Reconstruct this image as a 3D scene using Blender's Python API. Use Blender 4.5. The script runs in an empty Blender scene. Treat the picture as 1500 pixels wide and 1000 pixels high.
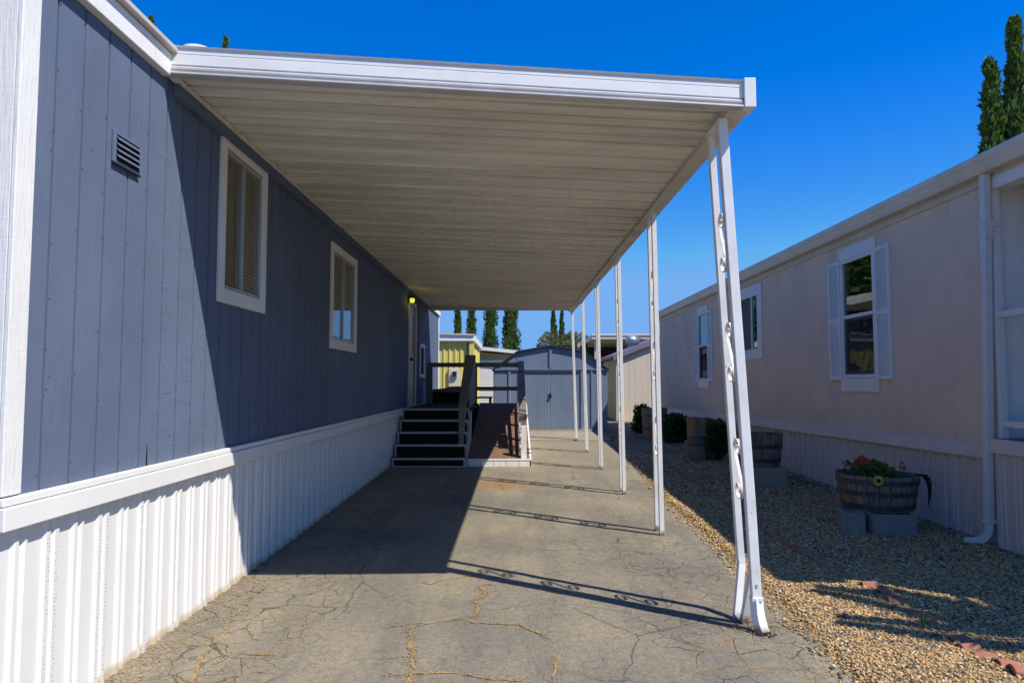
import bpy, math, random
import numpy as np
from mathutils import Vector, Matrix, noise as mnoise
R = math.radians
random.seed(7); RNG = np.random.default_rng(7)
sc = bpy.context.scene
COL = sc.collection
ORG = {}

# ------------------------------------------------------------------ helpers
def gz(y):                      # the lot rises gently away from the street
    return 0.013 * max(-30.0, min(60.0, y))

def tag(o, label=None, cat=None, group=None, kind=None):
    if label: o['label'] = label
    if cat: o['category'] = cat
    if group: o['group'] = group
    if kind: o['kind'] = kind
    return o

def thing(name, label, cat, loc, group=None):
    o = bpy.data.objects.new(name, None); COL.objects.link(o)
    o.empty_display_size = 0.2
    o.location = loc; ORG[o] = Vector(loc)
    return tag(o, label, cat, group)

class MB:
    def __init__(s): s.v = []; s.f = []; s.m = []
    def add(s, vs, fs, mi=0):
        b = len(s.v); s.v += [tuple(p) for p in vs]
        for f in fs: s.f.append(tuple(b + i for i in f)); s.m.append(mi)
    def quad(s, a, b, c, d, mi=0): s.add([a, b, c, d], [(0, 1, 2, 3)], mi)
    def box(s, x0, x1, y0, y1, z0, z1, mi=0):
        x0, x1 = min(x0, x1), max(x0, x1); y0, y1 = min(y0, y1), max(y0, y1); z0, z1 = min(z0, z1), max(z0, z1)
        s.add([(x0,y0,z0),(x1,y0,z0),(x1,y1,z0),(x0,y1,z0),(x0,y0,z1),(x1,y0,z1),(x1,y1,z1),(x0,y1,z1)],
              [(0,3,2,1),(4,5,6,7),(0,1,5,4),(1,2,6,5),(2,3,7,6),(3,0,4,7)], mi)
    def hexa(s, bot, top, mi=0):    # four bottom and four top corners
        s.add(list(bot) + list(top), [(0,3,2,1),(4,5,6,7),(0,1,5,4),(1,2,6,5),(2,3,7,6),(3,0,4,7)], mi)
    def bar(s, p, q, w, h, side=(1,0,0), mi=0, w2=None, h2=None):
        p = Vector(p); q = Vector(q); d = (q - p).normalized()
        sd = Vector(side); sd = (sd - d * sd.dot(d)).normalized(); up = d.cross(sd).normalized()
        w2 = w if w2 is None else w2; h2 = h if h2 is None else h2
        def ring(c, w, h): return [c - sd*w/2 - up*h/2, c + sd*w/2 - up*h/2, c + sd*w/2 + up*h/2, c - sd*w/2 + up*h/2]
        s.hexa(ring(p, w, h), ring(q, w2, h2), mi)
    def path(s, pts, w, h, side=(1,0,0), mi=0):   # mitred rectangular bar through points
        pts = [Vector(p) for p in pts]; n = len(pts); rings = []
        for i, p in enumerate(pts):
            d = (pts[min(i+1, n-1)] - pts[max(i-1, 0)]).normalized()
            sd = Vector(side); sd = (sd - d * sd.dot(d)).normalized(); up = d.cross(sd).normalized()
            rings.append([p - sd*w/2 - up*h/2, p + sd*w/2 - up*h/2, p + sd*w/2 + up*h/2, p - sd*w/2 + up*h/2])
        vs = [v for r in rings for v in r]; fs = [(3,2,1,0)]
        for i in range(n-1):
            a = 4*i; b = a + 4
            for k in range(4): fs.append((a+k, a+(k+1)%4, b+(k+1)%4, b+k))
        e = 4*(n-1); fs.append((e, e+1, e+2, e+3)); s.add(vs, fs, mi)
    def tube(s, pts, r, n=8, mi=0):
        pts = [Vector(p) for p in pts]; m = len(pts); vs = []; fs = []
        rr = r if isinstance(r, (list, tuple)) else [r]*m
        for i, p in enumerate(pts):
            d = (pts[min(i+1, m-1)] - pts[max(i-1, 0)]).normalized()
            a = Vector((0,0,1)) if abs(d.z) < .9 else Vector((1,0,0))
            u = d.cross(a).normalized(); w = d.cross(u)
            for k in range(n):
                t = 2*math.pi*k/n; vs.append(p + (u*math.cos(t) + w*math.sin(t))*rr[i])
        for i in range(m-1):
            for k in range(n): fs.append((i*n+k, i*n+(k+1)%n, (i+1)*n+(k+1)%n, (i+1)*n+k))
        fs.append(tuple(range(n-1,-1,-1))); fs.append(tuple((m-1)*n+k for k in range(n))); s.add(vs, fs, mi)
    def lathe(s, cx, cy, prof, n=32, mi=0, mod=None, cap=True):
        vs = []; fs = []; m = len(prof)
        for (r, z) in prof:
            for k in range(n):
                t = 2*math.pi*k/n; q = r*(mod(k) if mod else 1); vs.append((cx+q*math.cos(t), cy+q*math.sin(t), z))
        for i in range(m-1):
            for k in range(n): fs.append((i*n+k, i*n+(k+1)%n, (i+1)*n+(k+1)%n, (i+1)*n+k))
        if cap: fs.append(tuple(range(n-1,-1,-1))); fs.append(tuple((m-1)*n+k for k in range(n)))
        s.add(vs, fs, mi)
    def prism(s, poly, vec, mi=0):
        n = len(poly); vec = Vector(vec); a = [Vector(p) for p in poly]
        s.add(a + [p + vec for p in a], [tuple(range(n-1,-1,-1)), tuple(range(n, 2*n))] +
              [(i, (i+1)%n, n+(i+1)%n, n+i) for i in range(n)], mi)
    def sweep(s, prof, A, B, mi=0):   # closed profile at two ends: A(p), B(p) map a 2D point to 3D
        n = len(prof)
        s.add([A(p) for p in prof] + [B(p) for p in prof], [tuple(range(n-1,-1,-1)), tuple(range(n, 2*n))] +
              [(i, (i+1)%n, n+(i+1)%n, n+i) for i in range(n)], mi)
    def build(s, name, mats, parent=None, org=None, smooth=False, bevel=0.0, fix=True):
        o0 = ORG[parent] if parent is not None else Vector(org or (0,0,0))
        me = bpy.data.meshes.new(name)
        me.from_pydata([(v[0]-o0.x, v[1]-o0.y, v[2]-o0.z) for v in s.v], [], s.f)
        if not isinstance(mats, (list, tuple)): mats = [mats]
        for m in mats: me.materials.append(m)
        me.polygons.foreach_set('material_index', s.m)
        if smooth: me.polygons.foreach_set('use_smooth', [True]*len(s.f))
        if fix:
            import bmesh
            bm = bmesh.new(); bm.from_mesh(me); bmesh.ops.recalc_face_normals(bm, faces=bm.faces); bm.to_mesh(me); bm.free()
        me.update()
        o = bpy.data.objects.new(name, me); COL.objects.link(o); ORG[o] = o0
        if parent is not None: o.parent = parent
        else: o.location = o0
        if bevel:
            b = o.modifiers.new('bevel', 'BEVEL'); b.width = bevel; b.segments = 2; b.limit_method = 'ANGLE'; b.angle_limit = R(40)
        if smooth == 'auto':
            pass
        return o

def mesh_np(name, verts, faces, mats, parent=None, org=(0,0,0), smooth=False):
    o0 = np.array(ORG[parent] if parent is not None else org, dtype=float)
    me = bpy.data.meshes.new(name); verts = np.asarray(verts, dtype=np.float32) - o0.astype(np.float32); faces = np.asarray(faces, dtype=np.int32)
    k = faces.shape[1]
    me.vertices.add(len(verts)); me.vertices.foreach_set('co', verts.ravel())
    me.loops.add(faces.size); me.loops.foreach_set('vertex_index', faces.ravel())
    me.polygons.add(len(faces)); me.polygons.foreach_set('loop_start', np.arange(0, faces.size, k, dtype=np.int32))
    me.polygons.foreach_set('loop_total', np.full(len(faces), k, dtype=np.int32))
    if smooth: me.polygons.foreach_set('use_smooth', np.ones(len(faces), dtype=bool))
    for m in (mats if isinstance(mats, (list, tuple)) else [mats]): me.materials.append(m)
    me.update(calc_edges=True); me.validate()
    o = bpy.data.objects.new(name, me); COL.objects.link(o); ORG[o] = Vector(o0)
    if parent is not None: o.parent = parent
    else: o.location = Vector(o0)
    return o

def copy_tree(o, parent=None):
    c = o.copy(); COL.objects.link(c); c.parent = parent; ORG[c] = ORG[o]
    for ch in list(o.children): copy_tree(ch, c)
    return c

# ------------------------------------------------------------------ materials
class NT:
    def __init__(s, name):
        s.mat = bpy.data.materials.new(name); s.mat.use_nodes = True; s.t = s.mat.node_tree; s.t.nodes.clear()
        s.out = s.n('ShaderNodeOutputMaterial'); s._co = None
    def n(s, typ, **kw):
        x = s.t.nodes.new(typ)
        for k, v in kw.items():
            if k.startswith('i_'):
                key = k[2:]; x.inputs[int(key) if key.isdigit() else key.replace('_', ' ')].default_value = v
            else: setattr(x, k, v)
        return x
    def l(s, a, b): s.t.links.new(a, b)
    def co(s, scale=(1,1,1), loc=(0,0,0)):
        if s._co is None: s._co = s.n('ShaderNodeTexCoord')
        m = s.n('ShaderNodeMapping'); m.inputs['Scale'].default_value = scale; m.inputs['Location'].default_value = loc
        s.l(s._co.outputs['Object'], m.inputs['Vector']); return m.outputs[0]
    def noise(s, scale, detail=4, rough=.55, vec=None, dist=0):
        x = s.n('ShaderNodeTexNoise'); x.inputs['Scale'].default_value = scale; x.inputs['Detail'].default_value = detail
        x.inputs['Roughness'].default_value = rough; x.inputs['Distortion'].default_value = dist
        s.l(vec if vec is not None else s.co(), x.inputs['Vector']); return x
    def vor(s, scale, feature='F1', vec=None, rnd=1.0):
        x = s.n('ShaderNodeTexVoronoi', feature=feature); x.inputs['Scale'].default_value = scale; x.inputs['Randomness'].default_value = rnd
        s.l(vec if vec is not None else s.co(), x.inputs['Vector']); return x
    def ramp(s, fac, stops, interp='LINEAR'):
        x = s.n('ShaderNodeValToRGB'); x.color_ramp.interpolation = interp; e = x.color_ramp.elements
        while len(e) < len(stops): e.new(.5)
        for el, (p, c) in zip(e, stops):
            el.position = p; el.color = (c, c, c, 1) if isinstance(c, (int, float)) else (*c, 1)
        s.l(fac, x.inputs[0]); return x.outputs[0]
    def mix(s, fac, a, b, mode='MIX'):
        x = s.n('ShaderNodeMix', data_type='RGBA', blend_type=mode)
        for k, v in ((0, fac), (6, a), (7, b)):
            if isinstance(v, (int, float)): x.inputs[k].default_value = v if k == 0 else (v, v, v, 1)
            elif isinstance(v, tuple): x.inputs[k].default_value = (*v, 1)
            else: s.l(v, x.inputs[k])
        return x.outputs[2]
    def math(s, op, a, b=None):
        x = s.n('ShaderNodeMath', operation=op)
        for k, v in ((0, a), (1, b)):
            if v is None: continue
            if isinstance(v, (int, float)): x.inputs[k].default_value = v
            else: s.l(v, x.inputs[k])
        return x.outputs[0]
    def bump(s, h, strength=.3, dist=.01, normal=None):
        x = s.n('ShaderNodeBump'); x.inputs['Strength'].default_value = strength; x.inputs['Distance'].default_value = dist
        s.l(h, x.inputs['Height'])
        if normal is not None: s.l(normal, x.inputs['Normal'])
        return x.outputs[0]
    def bsdf(s, color, rough=.6, normal=None, metal=0, spec=.4):
        x = s.n('ShaderNodeBsdfPrincipled')
        for k, v in (('Base Color', color), ('Roughness', rough), ('Metallic', metal), ('Specular IOR Level', spec)):
            if isinstance(v, (int, float)): x.inputs[k].default_value = v
            elif isinstance(v, tuple): x.inputs[k].default_value = (*v, 1)
            else: s.l(v, x.inputs[k])
        if normal is not None: s.l(normal, x.inputs['Normal'])
        s.l(x.outputs[0], s.out.inputs[0]); return x

def paint(name, col, rough=.5, var=.12, scale=3.0, bump=.08, bscale=60, stretch=(1,1,1), stain=None, stain_amt=.3, speck=None, metal=0, foot=None):
    t = NT(name)
    n1 = t.noise(scale, 5, .6, t.co(stretch))
    c = t.mix(t.ramp(n1.outputs[0], [(.3, 0.), (.7, 1.)]), tuple(x*(1-var) for x in col), tuple(min(1, x*(1+var*.6)) for x in col))
    if stain:
        n2 = t.noise(scale*.7, 6, .7, t.co(stretch, (3,7,1)))
        c = t.mix(t.ramp(n2.outputs[0], [(.5, 0.), (.75, stain_amt)]), c, stain)
    if speck:
        v = t.noise(38, 2, .5, t.co((1, 1, .35)))
        c = t.mix(t.ramp(v.outputs[0], [(.735, 0.), (.77, .8)]), c, speck)
    if foot:        # splashed dirt or rust with a ragged edge along the foot; foot = (colour, height, amount, y origin)
        fc, fh, fa, y0 = foot; sx = t.n('ShaderNodeSeparateXYZ'); t.l(t.co(), sx.inputs[0])
        hh = t.math('ADD', t.math('SUBTRACT', sx.outputs[2], t.math('MULTIPLY', t.math('ADD', sx.outputs[1], y0), .013)), .013*y0)
        nf = t.noise(7, 5, .7, t.co((1, 1, .5), (2, 5, 1)))
        v_ = t.math('SUBTRACT', t.math('MULTIPLY', nf.outputs[0], fh*2.4), hh)
        c = t.mix(t.ramp(v_, [(0., 0.), (min(1, fh*.8), fa)]), c, fc)
    n3 = t.noise(bscale, 3, .6, t.co(stretch))
    t.bsdf(c, rough, t.bump(n3.outputs[0], bump, .004) if bump else None, metal)
    return t.mat

def siding(name, col, grain=.35, speck=True):
    t = NT(name)
    v1 = t.co((9, 9, .55)); n1 = t.noise(14, 6, .65, v1)          # vertical grain
    n2 = t.noise(1.3, 4, .6)
    n4 = t.noise(8, 5, .7, t.co((1, .5, 9)))                      # saw marks across
    c = t.mix(t.ramp(n2.outputs[0], [(.3, 0.), (.7, 1.)]), tuple(x*.90 for x in col), tuple(x*1.08 for x in col))
    c = t.mix(t.ramp(n1.outputs[0], [(.36, grain*.8), (.48, 0.)]), c, tuple(x*.62 for x in col))
    h = t.math('ADD', n1.outputs[0], t.math('MULTIPLY', n4.outputs[0], .35))
    if speck:      # four-foot sheets, each a little different
        sx = t.n('ShaderNodeSeparateXYZ'); t.l(t.co(), sx.inputs[0])
        pid = t.math('FLOOR', t.math('DIVIDE', t.math('ADD', sx.outputs[1], 10 - 3.745 + 12.192), 1.2192))
        wn = t.n('ShaderNodeTexWhiteNoise', noise_dimensions='1D'); t.l(pid, wn.inputs['W'])
        c = t.mix(1.0, c, t.ramp(wn.outputs['Value'], [(0., .90), (1., 1.10)]), 'MULTIPLY')
        drip = t.noise(2.4, 5, .7, t.co((4, 4, .25), (3, 1, 2)))
        c = t.mix(t.ramp(drip.outputs[0], [(.55, 0.), (.75, .35)]), c, tuple(x*1.35 for x in col))
        sp = t.noise(26, 2, .5, t.co((1, 1, .6), (5, 2, 0)))
        c = t.mix(t.ramp(sp.outputs[0], [(.72, 0.), (.75, .7)]), c, tuple(x*.35 for x in col))
        ms = t.ramp(wn.outputs['Value'], [(.5, 0.), (.56, 1.)])
        c = t.mix(t.math('MULTIPLY', ms, t.ramp(n4.outputs[0], [(.55, 0.), (.70, .55)])), c, tuple(x*.55 for x in col))
    t.bsdf(c, .75, t.bump(h, grain, .006), 0, .12)
    return t.mat

def leafmat(name, dark, light, trans=.25):
    t = NT(name)
    g = t.n('ShaderNodeNewGeometry')
    n = t.noise(1.1, 3, .6)
    f = t.math('ADD', t.math('MULTIPLY', g.outputs['Random Per Island'], .6), t.math('MULTIPLY', n.outputs[0], .5))
    c = t.ramp(f, [(.2, dark), (.8, light)])
    d = t.n('ShaderNodeBsdfPrincipled'); t.l(c, d.inputs['Base Color']); d.inputs['Roughness'].default_value = .55; d.inputs['Specular IOR Level'].default_value = .25
    tr = t.n('ShaderNodeBsdfTranslucent'); t.l(t.mix(.5, c, tuple(light)), tr.inputs[0])
    m = t.n('ShaderNodeMixShader'); m.inputs[0].default_value = trans
    t.l(d.outputs[0], m.inputs[1]); t.l(tr.outputs[0], m.inputs[2]); t.l(m.outputs[0], t.out.inputs[0])
    return t.mat

def glassmat(name, ior=1.9, tint=(.8,.84,.82), wave=.02):
    t = NT(name)
    fr = t.n('ShaderNodeFresnel'); gm = t.n('ShaderNodeNewGeometry'); mr = t.n('ShaderNodeMapRange'); t.l(gm.outputs['Backfacing'], mr.inputs[0]); mr.inputs[3].default_value = ior; mr.inputs[4].default_value = 1/ior; t.l(mr.outputs[0], fr.inputs[0])
    tr = t.n('ShaderNodeBsdfTransparent'); tr.inputs[0].default_value = (*tint, 1)
    gl = t.n('ShaderNodeBsdfGlossy'); gl.inputs['Roughness'].default_value = .01; gl.inputs[0].default_value = (.9,.93,.95,1)
    nz = t.noise(2.2, 1, .4); b = t.bump(nz.outputs[0], wave, .1); t.l(b, gl.inputs['Normal'])
    m = t.n('ShaderNodeMixShader'); t.l(fr.outputs[0], m.inputs[0]); t.l(tr.outputs[0], m.inputs[1]); t.l(gl.outputs[0], m.inputs[2])
    t.l(m.outputs[0], t.out.inputs[0]); return t.mat

def meshscreen(name):
    t = NT(name); d = t.n('ShaderNodeBsdfDiffuse'); d.inputs[0].default_value = (.05,.05,.05,1); tr = t.n('ShaderNodeBsdfTransparent')
    m = t.n('ShaderNodeMixShader'); m.inputs[0].default_value = .55; t.l(tr.outputs[0], m.inputs[1]); t.l(d.outputs[0], m.inputs[2]); t.l(m.outputs[0], t.out.inputs[0]); return t.mat

def perforated(name, col, dark, sc_=95):
    t = NT(name)
    v = t.vor(sc_, 'F1', t.co((0, 1, .6)), .25)
    c = t.mix(t.ramp(v.outputs['Distance'], [(.16, 1.), (.24, 0.)]), col, dark)
    t.bsdf(c, .45, None, 0, .4); return t.mat

M = {}
M['meshscreen'] = meshscreen('see_through_insect_mesh')
M['blue'] = siding('blue_siding_paint', (.128, .163, .240), .34)
M['white_rough'] = siding('white_rough_trim_paint', (.80, .79, .76), .5, False)
M['white'] = paint('white_trim_paint', (.80, .79, .76), .45, .05, 2.5, .12, 40, stain=(.55,.48,.38), stain_amt=.18)
M['white_metal'] = paint('white_enamelled_metal', (.80, .80, .79), .35, .05, 4, .03, 50, stain=(.5,.45,.36), stain_amt=.2)
M['fascia_low'] = paint('white_gutter_metal_shaded', (.50, .49, .49), .35, .10, 6, .05, 40, stain=(.36,.36,.38), stain_amt=.5)  # white metal greyed so the colour carries the gutter's shading
M['vinyl'] = paint('white_vinyl_skirting', (.73, .725, .70), .42, .04, 1.5, .04, 30, stain=(.66,.58,.46), stain_amt=.2, foot=((.50,.36,.19), .045, .75, 10))
M['vinyl_perf'] = perforated('white_vinyl_perforated', (.72, .715, .69), (.16, .15, .14))
M['ceil'] = paint('carport_pan_metal', (.80, .775, .68), .5, .16, 1.8, .05, 30, stretch=(.35, 1.5, 1), stain=(.36,.32,.25), stain_amt=.5)
M['beam'] = paint('carport_beam_metal', (.66, .62, .54), .5, .12, 4, .05, 30, stain=(.30,.20,.11), stain_amt=.45)
M['post'] = paint('white_post_enamel', (.78, .78, .77), .38, .06, 5, .06, 40, stain=(.42,.30,.20), stain_amt=.30, speck=(.22,.09,.035), foot=((.10,.05,.025), .05, .85, 9.9))
M['rust'] = paint('rusty_scroll_enamel', (.76, .74, .70), .45, .06, 13, .06, 60, stain=(.34,.11,.03), stain_amt=1.0)
M['rustdark'] = paint('crumbled_rust', (.05, .035, .025), .9, .4, 30, .6, 80)
M['grey_trim'] = paint('grey_louver_paint', (.26,.26,.26), .5, .1, 8)
M['black'] = paint('dark_void_and_shadow', (.006,.006,.007), .9, .2, 8, 0)
M['screen'] = paint('screen_mesh_and_dark_backing', (.10,.10,.095), .8, .1, 40, 0)
M['nail'] = paint('dull_nail_head', (.05,.055,.07), .6, .2, 10, 0)
M['blind'] = paint('cream_blind_slats', (.80,.74,.58), .6, .1, 6, 0)
M['curtain_and_dark_backing'] = paint('brown_curtain_and_backing', (.26,.21,.14), .8, .2, 6, 0)
M['alu'] = paint('window_aluminium', (.45,.45,.44), .35, .05, 10, 0, metal=.4)
M['glass_home'] = glassmat('window_glass', 1.42, (.88,.89,.86), .008)
M['glass_tinted'] = glassmat('reflective_window_glass', 2.1, (.50,.55,.53), .02)
M['roofing'] = paint('roof_coating', (.62,.60,.56), .7, .12, 3, .1, 20)
M['tape'] = paint('clear_mending_tape', (.55,.56,.57), .25, .03, 10, 0)
M['greige'] = siding('greige_siding_paint', (.68, .515, .39), .07, False)
M['greige_trim'] = paint('pale_grey_trim_paint', (.68,.66,.62), .5, .06, 4, .08, 40)
M['greige_band'] = paint('greige_band_paint', (.62,.53,.46), .5, .06, 4, .08, 40)
M['skirt_r'] = paint('greige_skirting', (.56,.475,.42), .5, .10, 2.2, .05, 30, stretch=(1,1,.4), stain=(.5,.36,.2), stain_amt=.35)
M['skirt_r_perf'] = perforated('greige_skirting_perforated', (.56,.49,.42), (.12,.10,.09))
M['gutter'] = paint('cream_gutter_paint', (.56,.52,.44), .4, .07, 3, .04, 40, stain=(.3,.24,.17), stain_amt=.4)
M['downspout'] = paint('pale_downspout_paint', (.60,.58,.55), .45, .08, 5, .05, 40)
M['deckgrey'] = paint('worn_grey_deck_paint', (.20,.19,.18), .7, .18, 8, .3, 50, stretch=(1,1,3), stain=(.07,.06,.05), stain_amt=.4)
M['deckpale'] = paint('pale_deck_paint', (.50,.48,.45), .6, .10, 8, .2, 50, stain=(.2,.17,.13), stain_amt=.3)
M['deckwhite'] = paint('white_deck_paint', (.78,.76,.72), .6, .08, 8, .2, 50, stain=(.4,.36,.3), stain_amt=.35)
M['tread'] = paint('black_tread_carpet', (.012,.012,.012), .95, .3, 40, .4, 120)
M['ramp'] = paint('brown_ramp_carpet', (.19,.105,.07), .9, .22, 12, .5, 140, stretch=(1,.35,1), stain=(.05,.03,.02), stain_amt=.4)
M['railbrown'] = paint('dark_brown_rail_paint', (.18,.162,.150), .6, .2, 8, .2, 50, stretch=(1,1,3))
M['door'] = paint('cream_door_paint', (.62,.60,.54), .45, .05, 4, .03, 30)
M['amber'] = paint('varnished_amber_wood', (.55,.30,.09), .35, .3, 6, .1, 40, stretch=(1,6,.8))
M['shed'] = paint('blue_shed_enamel', (.160,.210,.290), .42, .10, 3, .04, 30, stretch=(1.4,1,.5), stain=(.22,.26,.34), stain_amt=.3)
M['shed_dark'] = paint('dark_blue_trim_enamel', (.035,.05,.085), .45, .1, 4, .04, 30)
M['yellow'] = paint('olive_yellow_siding', (.64,.55,.15), .5, .08, 3, .04, 30, stretch=(1,1,.4))
M['cream'] = paint('cream_siding_paint', (.66,.585,.46), .55, .06, 2, .05, 30, stretch=(3,3,.4))
M['cream_shade'] = paint('shaded_cream_siding_paint', (.36,.31,.16), .55, .06, 2, .05, 30, stretch=(3,3,.4))  # darker copy of the cream siding, shade put into the colour
M['purple'] = paint('mauve_fascia_paint', (.20,.17,.24), .6, .1, 4, .05, 30)
M['lap'] = paint('white_lap_siding', (.76,.74,.68), .5, .05, 3, .04, 30)
M['galv'] = paint('galvanised_metal', (.50,.55,.56), .35, .15, 12, .1, 40, metal=.6)
M['block'] = paint('cinder_block', (.22,.215,.205), .95, .14, 14, .9, 120)
M['soil'] = paint('potting_soil', (.025,.018,.012), 1.0, .4, 30, .9, 60)
M['terracotta'] = paint('weathered_terracotta', (.37,.145,.095), .85, .22, 16, .6, 70, stain=(.22,.10,.08), stain_amt=.5)
M['concrete'] = paint('tan_concrete', (.30,.255,.185), .9, .16, 2.2, .35, 60, stain=(.17,.14,.10), stain_amt=.6)
M['dirt'] = paint('dry_dirt', (.22,.18,.12), .95, .2, 2, .5, 40)
M['straw'] = leafmat('dry_straw', (.22,.15,.07), (.44,.32,.16), .15)
M['hosewhite'] = paint('pale_cord', (.36,.31,.26), .6, .1, 10, 0)
M['hosegreen'] = paint('dark_green_hose', (.03,.05,.035), .4, .1, 10, 0)
M['bark'] = paint('bark', (.10,.075,.055), .9, .3, 20, .8, 40, stretch=(1,1,.3))
M['cypress'] = leafmat('cypress_foliage', (.018,.050,.013), (.14,.245,.055), .25)
M['bushleaf'] = leafmat('dark_bush_leaves', (.012,.035,.012), (.06,.13,.035), .25)
M['olivebush'] = leafmat('olive_bush_leaves', (.03,.038,.012), (.13,.13,.045), .25)
M['evergreen'] = leafmat('evergreen_leaves', (.03,.07,.02), (.14,.24,.07), .3)
M['oliveleaf'] = leafmat('olive_tree_leaves', (.05,.06,.02), (.22,.23,.09), .3)
M['geranium'] = leafmat('geranium_leaves', (.02,.06,.012), (.10,.22,.05), .3)
M['red'] = leafmat('red_petals', (.45,.03,.02), (.75,.12,.07), .25)
M['yellowflower'] = paint('yellow_enamel', (.50,.42,.07), .4, .05, 10, 0)
M['bluebloom'] = paint('blue_enamel', (.06,.12,.45), .4, .05, 10, 0)
M['palm'] = leafmat('palm_leaves', (.03,.06,.015), (.12,.18,.05), .2)
M['weed'] = leafmat('green_weed', (.05,.14,.02), (.16,.34,.06), .3)
M['patio'] = paint('dark_brown_patio_paint', (.05,.028,.018), .6, .2, 10)
M['brass'] = paint('dark_bronze', (.02,.017,.013), .4, .1, 10, 0, metal=.5)

def barrel_mat():
    t = NT('weathered_barrel_oak')
    n1 = t.noise(5, 6, .65, t.co((6, 6, 1.0))); n2 = t.noise(3, 4, .6, t.co((1,1,1),(3,3,3))); g = t.n('ShaderNodeNewGeometry')
    c = t.ramp(n1.outputs[0], [(.3, (.07,.055,.045)), (.5, (.24,.185,.13)), (.75, (.37,.305,.235))])
    c = t.mix(t.ramp(n2.outputs[0], [(.52, 0.), (.72, .45)]), c, (.20,.11,.05))
    c = t.mix(t.math('MULTIPLY', g.outputs['Random Per Island'], .45), c, (.07,.055,.045))
    t.bsdf(c, .85, t.bump(n1.outputs[0], .5, .006), 0, .2); return t.mat
M['oak'] = barrel_mat()
M['hoop'] = paint('dull_blue_steel_hoop', (.045,.065,.085), .5, .3, 18, .15, 50, stain=(.12,.07,.035), stain_amt=.5, metal=.3)

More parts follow.
